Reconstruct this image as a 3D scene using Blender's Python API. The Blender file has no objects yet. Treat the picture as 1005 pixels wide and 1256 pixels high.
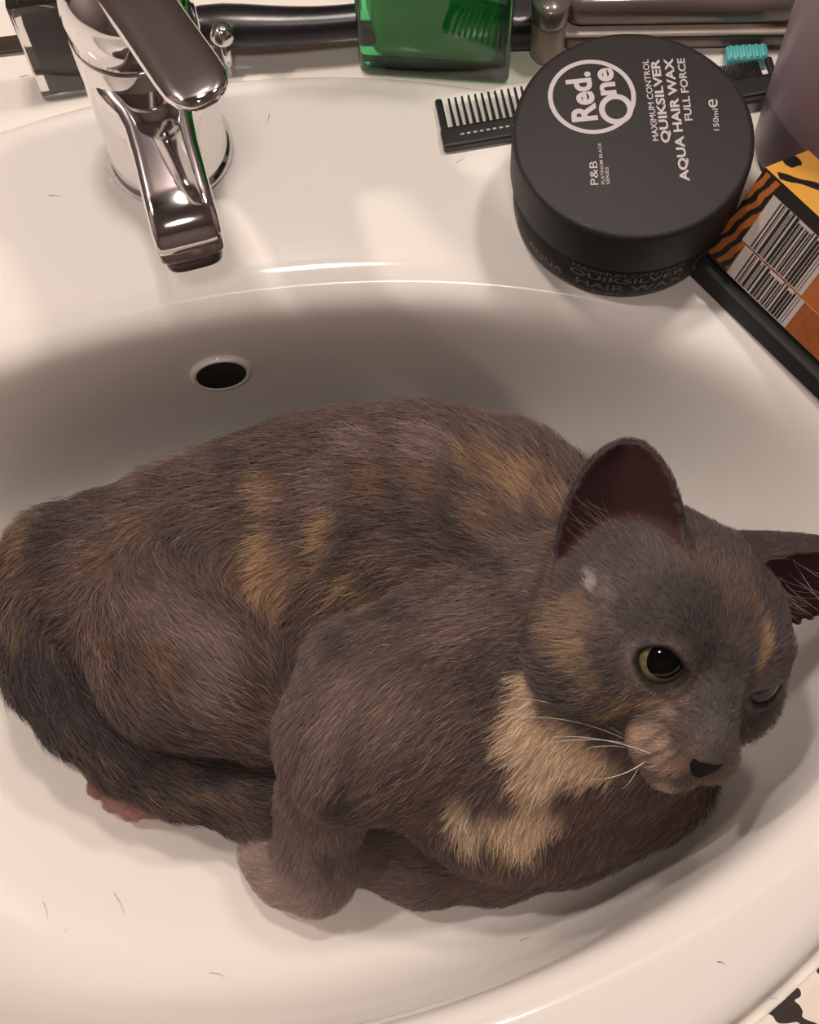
import bpy, bmesh, math, random
import numpy as np
from mathutils import Vector, Matrix
from mathutils.bvhtree import BVHTree

sc = bpy.context.scene
C = bpy.context.collection
rng = np.random.default_rng(7)
random.seed(7)

# ------------------------------------------------------------------ camera
CAM = np.array([0.0133, -0.1730, 0.5290])
ROT = np.array([[0.9997, 0.0082, 0.0222], [0.0, 0.9380, -0.3466], [-0.0237, 0.3465, 0.9378]])
FPX = 1900.0


def at(px, py, z):
    """point of the room at height z that the photograph shows at pixel px, py"""
    d = ROT @ np.array([(px - 502.5) / FPX, (628 - py) / FPX, -1.0])
    return CAM + d * ((z - CAM[2]) / d[2])


cam = bpy.data.objects.new('camera', bpy.data.cameras.new('camera'))
C.objects.link(cam)
m = Matrix.Identity(4)
for i in range(3):
    for j in range(3):
        m[i][j] = ROT[i, j]
    m[i][3] = CAM[i]
cam.matrix_world = m
cam.data.sensor_fit = 'HORIZONTAL'
cam.data.sensor_width = 36.0
cam.data.lens = 36.0 * FPX / 1005.0
cam.data.clip_start = 0.01
sc.camera = cam

# ------------------------------------------------------------------ light and exposure
W = bpy.data.worlds.new('world')
sc.world = W
W.use_nodes = True
W.node_tree.nodes['Background'].inputs[0].default_value = (1.0, 0.80, 0.62, 1)
W.node_tree.nodes['Background'].inputs[1].default_value = 0.05
sc.view_settings.view_transform = 'Standard'
sc.view_settings.look = 'None'
sc.view_settings.gamma = 1.0
sc.view_settings.use_curve_mapping = False
sc.view_settings.exposure = 0.0
sc.cycles.caustics_reflective = False

ANG = math.radians(10)
CA, SA = math.cos(ANG), math.sin(ANG)


def S(x, y, z=0.0):
    """sink frame (origin: centre of the bowl, y towards the wall) to the room"""
    return np.array([-0.056 + x * CA - y * SA, -0.027 + x * SA + y * CA, z])


LAMPS = [(-0.50, 0.265, 0.70, 11.3), (0.02, 0.265, 0.70, 8.8), (0.32, 0.265, 0.70, 6.9)]   # bulbs over the basin


# ------------------------------------------------------------------ helpers
def mat(name, color, rough=0.5, metal=0.0, trans=0.0, ior=1.45, coat=0.0, spec=0.5, noise=None, bump=None, scale=60.0):
    mt = bpy.data.materials.new(name)
    mt.use_nodes = True
    nt = mt.node_tree
    b = nt.nodes['Principled BSDF']
    b.inputs['Base Color'].default_value = (*color, 1)
    b.inputs['Roughness'].default_value = rough
    b.inputs['Metallic'].default_value = metal
    b.inputs['Transmission Weight'].default_value = trans
    b.inputs['IOR'].default_value = ior
    b.inputs['Coat Weight'].default_value = coat
    b.inputs['Specular IOR Level'].default_value = spec
    if noise or bump:
        tc = nt.nodes.new('ShaderNodeTexCoord')
        nz = nt.nodes.new('ShaderNodeTexNoise')
        nz.inputs['Scale'].default_value = scale
        nz.inputs['Detail'].default_value = 4
        nt.links.new(tc.outputs['Object'], nz.inputs['Vector'])
        if noise:
            rp = nt.nodes.new('ShaderNodeValToRGB')
            rp.color_ramp.elements[0].position = 0.3
            rp.color_ramp.elements[1].position = 0.7
            rp.color_ramp.elements[0].color = (*color, 1)
            rp.color_ramp.elements[1].color = (*noise, 1)
            nt.links.new(nz.outputs['Fac'], rp.inputs['Fac'])
            nt.links.new(rp.outputs['Color'], b.inputs['Base Color'])
        if bump:
            bp = nt.nodes.new('ShaderNodeBump')
            bp.inputs['Strength'].default_value = bump
            bp.inputs['Distance'].default_value = 0.001
            nt.links.new(nz.outputs['Fac'], bp.inputs['Height'])
            nt.links.new(bp.outputs['Normal'], b.inputs['Normal'])
    return mt


def finish(name, me, material, parent=None, smooth=True, **props):
    o = bpy.data.objects.new(name, me)
    C.objects.link(o)
    if material is not None:
        me.materials.append(material)
    if smooth:
        me.shade_smooth()
    if parent is not None:
        o.parent = parent
        o.matrix_parent_inverse = parent.matrix_basis.inverted()
    for k, v in props.items():
        o[k] = v
    return o


def from_data(name, v, f, material, parent=None, smooth=True, **props):
    me = bpy.data.meshes.new(name)
    me.from_pydata([tuple(map(float, p)) for p in v], [], [tuple(map(int, q)) for q in f])
    me.update()
    return finish(name, me, material, parent, smooth, **props)


def from_bm(name, bm, material, parent=None, smooth=True, **props):
    bmesh.ops.recalc_face_normals(bm, faces=bm.faces)
    me = bpy.data.meshes.new(name)
    bm.to_mesh(me)
    bm.free()
    return finish(name, me, material, parent, smooth, **props)


def empty(name, loc, label, cat, group=None, rz=0.0):
    o = bpy.data.objects.new(name, None)
    C.objects.link(o)
    o.location = [float(q) for q in loc]
    o.rotation_euler = (0, 0, rz)
    o.empty_display_size = 0.01
    o['label'] = label
    o['category'] = cat
    if group:
        o['group'] = group
    return o


def lathe(bm, prof, n=48, cen=(0, 0, 0), axis=None):
    """revolve (r, z) pairs about z"""
    rings = []
    for r, z in prof:
        if r < 1e-6:
            rings.append([bm.verts.new((cen[0], cen[1], cen[2] + z))])
        else:
            rings.append([bm.verts.new((cen[0] + r * math.cos(2 * math.pi * i / n), cen[1] + r * math.sin(2 * math.pi * i / n), cen[2] + z)) for i in range(n)])
    for a, b in zip(rings, rings[1:]):
        for i in range(n):
            j = (i + 1) % n
            if len(a) == 1 and len(b) == 1:
                continue
            if len(a) == 1:
                bm.faces.new((a[0], b[i], b[j]))
            elif len(b) == 1:
                bm.faces.new((a[i], a[j], b[0]))
            else:
                bm.faces.new((a[i], a[j], b[j], b[i]))
    return rings


def box(bm, lo, hi, bev=0.0, seg=2, M=None):
    r = bmesh.ops.create_cube(bm, size=1)
    vs = r['verts']
    for v in vs:
        v.co = Vector([lo[k] + (v.co[k] + .5) * (hi[k] - lo[k]) for k in range(3)])
    if bev > 0:
        es = {e for v in vs for e in v.link_edges}
        out = bmesh.ops.bevel(bm, geom=list(es), offset=bev, segments=seg, profile=0.5, affect='EDGES')
        vs = list({v for f in out['faces'] for v in f.verts} | {v for v in vs if v.is_valid})
    if M is not None:
        done = set()
        stack = list(vs)
        for v in vs:
            if v.is_valid and v not in done:
                done.add(v)
        for v in done:
            v.co = M @ v.co
    return vs


def frame(o, ex, ey, ez):
    M = Matrix.Identity(4)
    for i in range(3):
        M[i][0], M[i][1], M[i][2], M[i][3] = ex[i], ey[i], ez[i], o[i]
    return M


def tube(bm, pts, rad, n=10, cap=True):
    pts = [Vector([float(q) for q in p]) for p in pts]
    rad = [rad] * len(pts) if isinstance(rad, (int, float)) else list(rad)
    rings = []
    up = Vector((0.123, 0.2, 1)).normalized()
    for i, p in enumerate(pts):
        t = (pts[min(i + 1, len(pts) - 1)] - pts[max(i - 1, 0)]).normalized()
        a = t.cross(up)
        if a.length < 1e-3:
            a = t.cross(Vector((1, 0, 0)))
        a.normalize()
        b = t.cross(a)
        rings.append([bm.verts.new(p + (a * math.cos(2 * math.pi * k / n) + b * math.sin(2 * math.pi * k / n)) * rad[i]) for k in range(n)])
    for A, B in zip(rings, rings[1:]):
        for k in range(n):
            bm.faces.new((A[k], A[(k + 1) % n], B[(k + 1) % n], B[k]))
    if cap:
        bm.faces.new(rings[0][::-1])
        bm.faces.new(rings[-1])


def text_shape(body, bold=0.0):
    """outline of a word as flat vertices and faces, x and y scaled to 0..1"""
    cu = bpy.data.curves.new('lettering', 'FONT')
    cu.body = body
    cu.offset = bold
    cu.resolution_u = 3
    to = bpy.data.objects.new('lettering', cu)
    C.objects.link(to)
    dg = bpy.context.evaluated_depsgraph_get()
    me = bpy.data.meshes.new_from_object(to.evaluated_get(dg))
    v = np.array([p.co[:2] for p in me.vertices])
    f = [tuple(p.vertices) for p in me.polygons]
    bpy.data.objects.remove(to)
    bpy.data.curves.remove(cu)
    bpy.data.meshes.remove(me)
    v -= v.min(0)
    return v / v.max(0), f


# ------------------------------------------------------------------ materials
M_cer = mat('glazed_ceramic', (0.84, 0.79, 0.74), 0.07, coat=0.0, spec=0.5)
M_counter = mat('white_laminate', (0.86, 0.80, 0.73), 0.35, noise=(0.83, 0.77, 0.70), scale=15)
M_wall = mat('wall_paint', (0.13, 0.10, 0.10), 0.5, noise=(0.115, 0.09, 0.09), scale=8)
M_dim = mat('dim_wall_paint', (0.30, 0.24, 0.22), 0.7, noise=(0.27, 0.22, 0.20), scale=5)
M_ceil = mat('ceiling_paint', (0.30, 0.26, 0.24), 0.8, noise=(0.28, 0.24, 0.22), scale=5)
M_floor = mat('floor_vinyl', (0.16, 0.12, 0.10), 0.5, noise=(0.20, 0.15, 0.12), scale=6)
M_chrome = mat('chrome', (0.80, 0.78, 0.78), 0.06, metal=1.0)
M_hole = mat('dark_hole', (0.01, 0.008, 0.007), 0.6)
M_blackp = mat('black_plastic', (0.012, 0.011, 0.012), 0.32, bump=0.05, scale=400)
M_jar = mat('jar_black_plastic', (0.019, 0.017, 0.0165), 0.5, spec=.3, noise=(0.023, 0.020, 0.0195), bump=0.25, scale=2500)
M_print = mat('silver_print', (0.50, 0.45, 0.46), 0.45)
M_print2 = mat('grey_print', (0.16, 0.145, 0.14), 0.5)

# ------------------------------------------------------------------ room shell
def slab(name, lo, hi, material, rz=ANG, off=(-0.056, -0.027)):
    bm = bmesh.new()
    box(bm, lo, hi)
    o = from_bm(name, bm, material, smooth=False, kind='structure')
    o.location = (off[0], off[1], 0)
    o.rotation_euler = (0, 0, rz)
    return o


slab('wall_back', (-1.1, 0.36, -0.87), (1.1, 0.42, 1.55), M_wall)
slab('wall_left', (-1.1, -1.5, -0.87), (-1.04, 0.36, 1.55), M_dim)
slab('wall_right', (1.04, -1.5, -0.87), (1.1, 0.36, 1.55), M_dim)
slab('wall_front', (-1.1, -1.56, -0.87), (1.1, -1.5, 1.55), M_dim)
slab('ceiling', (-1.1, -1.56, 1.55), (1.1, 0.42, 1.6), M_ceil)
slab('floor', (-1.1, -1.56, -0.92), (1.1, 0.42, -0.87), M_floor)

# counter top with the oval cut-out for the basin
ZC = -0.006
n = 128
v, f = [], []
for lev, zz in ((0, ZC), (1, ZC - 0.03)):
    for i in range(n):
        a = 2 * math.pi * i / n
        v.append((0.262 * math.cos(a), 0.028 + 0.206 * math.sin(a), zz))
    for i in range(n):
        a = 2 * math.pi * i / n
        cx, cy = math.cos(a), math.sin(a)
        t = min(0.62 / abs(cx) if abs(cx) > 1e-6 else 9, (0.332 if cy > 0 else 0.238) / abs(cy) if abs(cy) > 1e-6 else 9)
        v.append((t * cx, 0.028 + t * cy, zz))
for i in range(n):
    j = (i + 1) % n
    f.append((i, i + n, j + n, j))
    f.append((i + 2 * n, j + 2 * n, j + 3 * n, i + 3 * n))
    f.append((i + n, i + 3 * n, j + 3 * n, j + n))
    f.append((i, j, j + 2 * n, i + 2 * n))
counter = from_data('countertop', v, f, M_counter, smooth=False, label='white laminate countertop around the oval washbasin', category='countertop')
counter.location = (-0.056, -0.027, 0)
counter.rotation_euler = (0, 0, ANG)
bm = bmesh.new()
box(bm, (-0.60, -0.16, -0.87), (0.60, 0.358, -0.56), 0.004)
cab = from_bm('vanity_cabinet', bm, M_counter, smooth=False, label='white vanity cabinet below the countertop', category='cabinet')
bm = bmesh.new()
box(bm, (-0.60, -0.16, -0.56), (-0.58, 0.358, ZC - 0.0302))
box(bm, (0.58, -0.16, -0.56), (0.60, 0.358, ZC - 0.0302))
box(bm, (-0.58, -0.18, -0.56), (0.58, -0.16, ZC - 0.0302))
o = from_bm('side_panel', bm, M_counter, cab, smooth=False)
cab.location = (-0.056, -0.027, 0)
cab.rotation_euler = (0, 0, ANG)
o.matrix_parent_inverse = Matrix.Identity(4)

# ------------------------------------------------------------------ basin
# rings: (centre y, half width, half depth, z)
def lipring(s, z, cy=0.0):
    return (cy, 0.246 * s, 0.1395 * s, z)


RINGS = [(0.028, 0.250, 0.194, -0.055), (0.028, 0.262, 0.205, -0.020), (0.028, 0.268, 0.2112, -0.0065), (0.028, 0.269, 0.2122, -0.0045),
         (0.028, 0.2675, 0.2108, -0.0022), (0.028, 0.264, 0.2075, -0.0008), (0.028, 0.259, 0.203, 0.0)]
for t in (0.3, 0.6, 0.8):
    q = lipring(1.12, 0.0, 0.004)
    RINGS.append((0.028 * (1 - t) + q[0] * t, 0.259 * (1 - t) + q[1] * t if q[1] < 0.259 else 0.259 + (q[1] - 0.259) * t, 0.203 * (1 - t) + q[2] * t, 0.0))
RINGS = [list(r) for r in RINGS]
# keep the lip inside the deck everywhere
RINGS += [list(lipring(1.060, -0.0003, 0.003)), list(lipring(1.040, -0.0012, 0.002)), list(lipring(1.020, -0.0025)), list(lipring(1.0, -0.0042)),
          list(lipring(0.982, -0.0066)), list(lipring(0.968, -0.0100)), list(lipring(0.958, -0.0150)), list(lipring(0.951, -0.022)), list(lipring(0.944, -0.036)), list(lipring(0.938, -0.052)),
          list(lipring(0.929, -0.068)), list(lipring(0.914, -0.084)), list(lipring(0.893, -0.099)), list(lipring(0.845, -0.111)), list(lipring(0.775, -0.1195)),
          list(lipring(0.68, -0.1245)), list(lipring(0.56, -0.1272)), list(lipring(0.42, -0.1288)), list(lipring(0.28, -0.1298)), list(lipring(0.14, -0.1303)), list(lipring(0.075, -0.1305))]
for r in RINGS[7:10]:
    r[1] = min(r[1], 0.2585)
# the ends of the oval slope more gently than its back and front
for r in RINGS[10:]:
    r[1] *= float(np.interp(-r[3], [0.010, 0.036, 0.068, 0.100, 0.125], [1.0, 0.965, 0.915, 0.86, 0.84]))
n = 192
v, f = [], []
for cy, a, b, z in RINGS:
    for i in range(n):
        t = 2 * math.pi * i / n
        v.append((a * math.cos(t), cy + b * math.sin(t), z))
for k in range(len(RINGS) - 1):
    for i in range(n):
        j = (i + 1) % n
        f.append((k * n + i, k * n + j, (k + 1) * n + j, (k + 1) * n + i))
v.append((0, 0, -0.1305))
K = (len(RINGS) - 1) * n
for i in range(n):
    f.append((K + i, K + (i + 1) % n, len(v) - 1))
basin = from_data('washbasin', v, f, M_cer, label='white glazed oval drop-in washbasin with a cat curled in it', category='washbasin')
basin.location = (-0.056, -0.027, 0)
basin.rotation_euler = (0, 0, ANG)
sub = basin.modifiers.new('s', 'SUBSURF')
sub.levels = sub.render_levels = 1


def bowl_z(x, y):
    """height of the basin's inside at a point of the room"""
    dx, dy = x + 0.056, y + 0.027
    u, w = dx * CA + dy * SA, -dx * SA + dy * CA
    u, w = np.asarray(u), np.asarray(w)
    out = np.where(np.hypot(u / RINGS[10][1], w / RINGS[10][2]) > 1, 0.0, -0.1305)
    last = np.hypot(u / RINGS[-1][1], w / RINGS[-1][2])
    for k in range(len(RINGS) - 2, 9, -1):
        cur = np.hypot(u / RINGS[k][1], w / RINGS[k][2])
        hit = (last >= 1) & (cur < 1)
        out = np.where(hit, RINGS[k + 1][3] + (RINGS[k][3] - RINGS[k + 1][3]) * (last - 1) / np.maximum(last - cur, 1e-9), out)
        last = cur
    return out


# overflow hole: chamfered ring and dark throat set in the back wall of the bowl
oc = at(270, 449, -0.047)
u_in = S(0, 0) - S(0, 1)
nrm = Vector((u_in[0], u_in[1], 0.07)).normalized()
ex = Vector((CA, SA, 0))
ez = nrm
ey = ez.cross(ex)
# put the hole on the wall
sy = 0.1395 * float(np.interp(-0.047, [-0.052, -0.036], [0.938, 0.944]))
osx = (oc[0] + 0.056) * CA + (oc[1] + 0.027) * SA
oc = S(osx, sy * math.sqrt(1 - (osx / 0.232) ** 2), -0.047)
Mo = frame(Vector(oc) + nrm * 0.0012, ex, ey, ez)
bm = bmesh.new()
lathe(bm, [(0.0130, -0.0030), (0.0128, -0.0004), (0.0123, 0.0008), (0.0112, 0.0012), (0.0104, 0.0008), (0.0100, 0.0002)], 48)
bm.transform(Mo)
from_bm('overflow_rim', bm, M_cer, basin).matrix_parent_inverse = basin.matrix_basis.inverted()
bm = bmesh.new()
lathe(bm, [(0.0103, 0.0009), (0.0099, 0.00055), (0.0, 0.00055)], 48)
bm.transform(Mo)
from_bm('overflow_hole', bm, M_hole, basin).matrix_parent_inverse = basin.matrix_basis.inverted()

# ------------------------------------------------------------------ bulbs over the basin
M_bulb = bpy.data.materials.new('lit_bulb')
M_bulb.use_nodes = True
bn = M_bulb.node_tree.nodes['Principled BSDF']
bn.inputs['Emission Color'].default_value = (1, 0.84, 0.68, 1)
bn.inputs['Emission Strength'].default_value = 40
for i, (x, y, z, p) in enumerate(LAMPS):
    L = bpy.data.lights.new('bulb_light', 'POINT')
    L.energy = p
    L.color = (1.0, 0.88, 0.80)
    L.shadow_soft_size = 0.03
    lo = bpy.data.objects.new('bulb_light', L)
    C.objects.link(lo)
    lo.location = S(x, y, z)
    lamp = empty('wall_lamp', S(x, 0.36, z), ['wall lamp above the basin, left one of three', 'wall lamp above the basin, middle one of three', 'wall lamp above the basin, right one of three'][i], 'lamp', 'lamps over the basin', ANG)
    bm = bmesh.new()
    lathe(bm, [(0, 0.02), (0.03, 0.02), (0.035, 0.012), (0.035, 0), (0, 0)], 24)
    bm.transform(Matrix.Rotation(math.pi / 2, 4, 'X'))
    q = from_bm('base_plate', bm, M_chrome, lamp)
    q.matrix_parent_inverse = Matrix.Identity(4)
    bm = bmesh.new()
    tube(bm, [(0, -0.02, 0), (0, -0.095, 0), (0, -0.095, 0.06)], 0.006, 10)
    q = from_bm('arm', bm, M_chrome, lamp)
    q.matrix_parent_inverse = Matrix.Identity(4)
    bm = bmesh.new()
    lathe(bm, [(0.008, 0.05), (0.05, 0.045), (0.055, 0.042), (0.05, 0.049), (0.008, 0.06)], 24, (0, -0.095, 0))
    q = from_bm('lamp_shade', bm, M_chrome, lamp)
    q.matrix_parent_inverse = Matrix.Identity(4)
cp = empty('fill_lamp', S(0.0, -0.5, 1.55), 'added fill lamp on the ceiling, out of view, brightening the bowl', 'lamp')
bm = bmesh.new()
lathe(bm, [(0, 0), (0.12, 0), (0.12, -0.03), (0.09, -0.045), (0, -0.045)], 40)
from_bm('fill_housing', bm, M_ceil, cp).matrix_parent_inverse = Matrix.Identity(4)
AL = bpy.data.lights.new('fill_light', 'AREA')  # added fill, lifts the shaded back wall of the bowl
AL.shape = 'DISK'
AL.size = 0.18
AL.energy = 5.5
AL.color = (1.0, 0.88, 0.80)
ao = bpy.data.objects.new('fill_light', AL)
C.objects.link(ao)
ao.location = S(0.0, -0.5, 1.495)


# ------------------------------------------------------------------ faucet
fx, fy = -0.0952, 0.1775
fau = empty('faucet', (fx, fy, 0), 'chrome single-lever faucet with a flat spout over the basin', 'faucet')
bm = bmesh.new()
lathe(bm, [(0, 0.0004), (0.0248, 0.0004), (0.0256, 0.0012), (0.0256, 0.0028), (0.0236, 0.0042), (0.0232, 0.0048), (0.0232, 0.060), (0.0231, 0.0795), (0.0224, 0.0805), (0, 0.0805)], 64, (fx, fy, 0))
from_bm('faucet_body', bm, M_chrome, fau)
bm = bmesh.new()
lathe(bm, [(0, 0.0815), (0.0222, 0.0815), (0.0230, 0.0825), (0.0231, 0.094), (0.0215, 0.103), (0.016, 0.110), (0.008, 0.1135), (0, 0.1142)], 64, (fx, fy, 0))
from_bm('cartridge_cap', bm, M_chrome, fau)


def loft(bm, stations):
    """stations: list of (centre, side axis, up axis, half width, half height, exponent)"""
    n = 32
    rings = []
    for c, a, b, w, h, e in stations:
        ring = []
        for k in range(n):
            t = 2 * math.pi * k / n
            ct, st = math.cos(t), math.sin(t)
            ring.append(bm.verts.new(Vector(c) + Vector(a) * (w * math.copysign(abs(ct) ** (2 / e), ct)) + Vector(b) * (h * math.copysign(abs(st) ** (2 / e), st))))
        rings.append(ring)
    for A, B in zip(rings, rings[1:]):
        for k in range(n):
            bm.faces.new((A[k], A[(k + 1) % n], B[(k + 1) % n], B[k]))
    bm.faces.new(rings[0][::-1])
    bm.faces.new(rings[-1])


tip = np.array([-0.0735, 0.0985, 0.0585])
root = np.array([fx, fy, 0.056])
dxy = tip - root
Ls = float(np.hypot(dxy[0], dxy[1]))
dh = np.array([dxy[0] / Ls, dxy[1] / Ls, 0])
sd = np.array([-dh[1], dh[0], 0])
st = []
for t, w, h, z in ((0.006, 0.0205, 0.0150, 0.056), (0.016, 0.0195, 0.0142, 0.0565), (0.021, 0.0172, 0.0130, 0.0572), (0.027, 0.0140, 0.0120, 0.0580), (0.034, 0.0126, 0.0112, 0.0588), (0.046, 0.0121, 0.0102, 0.0597), (0.060, 0.0121, 0.0092, 0.0598), (0.070, 0.0121, 0.0085, 0.0590), (0.0755, 0.0121, 0.0078, 0.0577), (0.0790, 0.0118, 0.0064, 0.0560), (0.0806, 0.0112, 0.0050, 0.0548), (0.0813, 0.009, 0.0032, 0.0538)):
    c = root * [1, 1, 0] + dh * t + np.array([0, 0, z])
    st.append((c, sd, (0, 0, 1), w, h, 5.5 if t < .08 else 4.2))
bm = bmesh.new()
loft(bm, st)
from_bm('spout', bm, M_chrome, fau)
bm = bmesh.new()
ac = root * [1, 1, 0] + dh * 0.0728
loft(bm, [(ac * [1, 1, 0] + np.array([0, 0, zz]), sd, dh, 0.0104 - c_, 0.0085 - c_, 4.0) for zz, c_ in ((0.0510, 0.0), (0.0440, 0.0), (0.0430, 0.0006), (0.0425, 0.0016))])
from_bm('aerator', bm, mat('grey_aerator', (0.12, 0.10, 0.10), 0.35, metal=0.6), fau)
# lever paddle, turned to the right
lt = at(252, 121, 0.122)
l0 = np.array([fx, fy, 0.098]) + np.array([0, 0, 0.008])
dv = lt - l0
Ll = np.linalg.norm(dv[:2])
dl = np.array([dv[0] / Ll, dv[1] / Ll, 0])
sl = np.array([-dl[1], dl[0], 0])
st = []
for t, w, h in ((-0.016, 0.010, 0.004), (-0.008, 0.0125, 0.0055), (0.01, 0.0118, 0.0062), (0.03, 0.0112, 0.0052), (Ll - 0.014, 0.0112, 0.0042), (Ll - 0.007, 0.0108, 0.0040), (Ll - 0.002, 0.0090, 0.0036), (Ll + 0.0015, 0.0060, 0.0028), (Ll + 0.0028, 0.003, 0.0016)):
    c = l0 + dl * t + np.array([0, 0, dv[2] * t / Ll])
    st.append((c, sl, (0, 0, 1), w, h, 2.6))
bm = bmesh.new()
loft(bm, st)
from_bm('lever', bm, M_chrome, fau)
kn = at(273, 42, 0.020)
bm = bmesh.new()
lathe(bm, [(0, -0.0052), (0.0026, -0.0046), (0.0046, -0.0024), (0.0052, 0), (0.0046, 0.0024), (0.0026, 0.0046), (0, 0.0052)], 24, kn)
pop = from_bm('drain_knob', bm, M_chrome, None, label='small chrome ball knob on a rod behind the faucet', category='knob')
bm = bmesh.new()
tube(bm, [(kn[0], kn[1], ZC + 0.0002), (kn[0], kn[1], kn[2] - 0.004)], 0.002, 12)
from_bm('rod', bm, M_chrome, pop)

# ------------------------------------------------------------------ hair wax jar
JX, JY = 0.0829, 0.1493
jar = empty('hair_wax_jar', (JX, JY, 0), 'round matte black tub of hair wax with silver lettering on its lid', 'jar')
bm = bmesh.new()
lathe(bm, [(0, 0.0009), (0.034, 0.0009), (0.0355, 0.0002), (0.0375, 0.0002), (0.0395, 0.0012), (0.0412, 0.0036), (0.0418, 0.007), (0.0421, 0.0232), (0.0412, 0.0236), (0.0412, 0.0246), (0, 0.0246)], 96, (JX, JY, 0))
from_bm('base', bm, M_jar, jar)
bm = bmesh.new()
lathe(bm, [(0, 0.0249), (0.0422, 0.0249), (0.0432, 0.0253), (0.0436, 0.0262), (0.0438, 0.0478), (0.0435, 0.0494), (0.0427, 0.0502), (0.0415, 0.0504), (0, 0.0504)], 96, (JX, JY, 0))
lid = from_bm('lid', bm, M_jar, jar)
JC = np.array([JX, JY + 0.0008])


def lid_text(name, body, a, b, cap, bold=0.0):
    """a, b: ends of the baseline in millimetres from the lid's centre; cap: letter height in mm"""
    v, f = text_shape(body, bold)
    a, b = np.array(a) / 1000, np.array(b) / 1000
    d = b - a
    up = np.array([-d[1], d[0]]) / np.linalg.norm(d) * cap / 1000
    P = JC + a + v[:, :1] * d + v[:, 1:] * up
    return from_data(name, np.c_[P, np.full(len(P), 0.05052)], f, M_print, lid, smooth=False)


lid_text('lettering', 'MAXIMUM CONTROL', (8.95, -4.6), (6.93, 30.4), 2.3, 0.012)
lid_text('lettering', 'QUIKSILVER', (13.6, -5.4), (11.5, 30.5), 3.9, 0.03)
lid_text('lettering', 'AQUA HAIR WAX', (19.5, -21.5), (16.5, 30.8), 4.0, 0.03)
lid_text('lettering', 'FULL FORCE', (21.5, 3.8), (20.2, 30.7), 2.8, 0.018)
lid_text('lettering', '150ml', (30.8, -0.6), (30.9, 8.6), 2.0, 0.006)
lid_text('lettering', 'e', (30.9, 9.0), (31.1, 12.6), 3.4, 0.0)
lid_text('lettering', 'P&B', (-13.6, -22.6), (-13.7, -12.8), 2.8, 0.0)
lid_text('lettering', 'PLATINUM BLACK', (-11.3, -22.4), (-11.9, -5.0), 1.2, 0.004)
lid_text('lettering', 'SERIES', (-9.5, -22.4), (-9.8, -15.3), 1.2, 0.004)


def ring_print(name, cx, cy, r0, r1, a0=0, a1=2 * math.pi, parent=None, mt=None, sx=1.0, zo=0.0):
    n = 64
    v, f = [], []
    for i in range(n + 1):
        t = a0 + (a1 - a0) * i / n
        for r in (r0, r1):
            v.append((JC[0] + (cx + sx * r * math.cos(t)) / 1000, JC[1] + (cy + r * math.sin(t)) / 1000, 0.05052 + zo))
    for i in range(n):
        f.append((2 * i, 2 * i + 1, 2 * i + 3, 2 * i + 2))
    return from_data(name, v, f, mt or M_print, parent or lid, smooth=False)


ring_print('logo_ring', -14.4, 14.6, 14.3, 16.0)
lid_text('lettering', 'Red.', (-12.4, 4.6), (-14.6, 25.6), 9.6, 0.035)
ring_print('logo_letter', -5.9, 9.0, 4.3, 6.5, sx=0.95, zo=0.00006)
lid_text('lettering', 'ne', (-5.2, 15.4), (-6.3, 27.2), 6.0, 0.035)


def side_text(body, a0, a1, z0, z1, bold=0.0, mt=None):
    v, f = text_shape(body, bold)
    A = np.radians(a0 + (a1 - a0) * v[:, 0])
    R_ = 0.04225
    P = np.c_[JX + R_ * np.sin(A), JY - R_ * np.cos(A), z0 + (z1 - z0) * v[:, 1]]
    rr = np.interp(P[:, 2], [0.0012, 0.0036, 0.007, 0.0195], [0.0395, 0.0412, 0.0418, 0.0421]) + 0.00012
    P[:, 0] = JX + rr * np.sin(A)
    P[:, 1] = JY - rr * np.cos(A)
    return from_data('side_lettering', P, f, mt or M_print2, jar, smooth=False)


side_text('MAXIMUM CONTROL', -30, 30, 0.0192, 0.0216, 0.0)
side_text('QUIKSILVER', -31, 30, 0.0138, 0.0182, 0.012)
side_text('AQUA', -60, -35, 0.0080, 0.0126, 0.012)
side_text('HAIR WAX', -27, 30, 0.0080, 0.0126, 0.012)
side_text('FULL FORCE', -18, 26, 0.0040, 0.0070, 0.004)
side_text('Red', 42, 54, 0.0125, 0.0175, 0.01)
side_text('One', 42, 55, 0.0068, 0.0120, 0.01)
side_text('P&B', -84, -72, 0.0105, 0.0150, 0.004)
n = 40
v, f = [], []
for i in range(n + 1):
    t = 2 * math.pi * i / n
    for r in (0.0066, 0.0074):
        A = math.radians(48.5) + r * math.cos(t) * 1.25 / 0.0421
        zz = 0.0122 + r * math.sin(t)
        rr = float(np.interp(zz, [0.0012, 0.0036, 0.007, 0.0195], [0.0395, 0.0412, 0.0418, 0.0421])) + 0.00012
        v.append((JX + rr * math.sin(A), JY - rr * math.cos(A), zz))
for i in range(n):
    f.append((2 * i, 2 * i + 1, 2 * i + 3, 2 * i + 2))
from_data('side_logo_ring', v, f, M_print2, jar, smooth=False)

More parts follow.
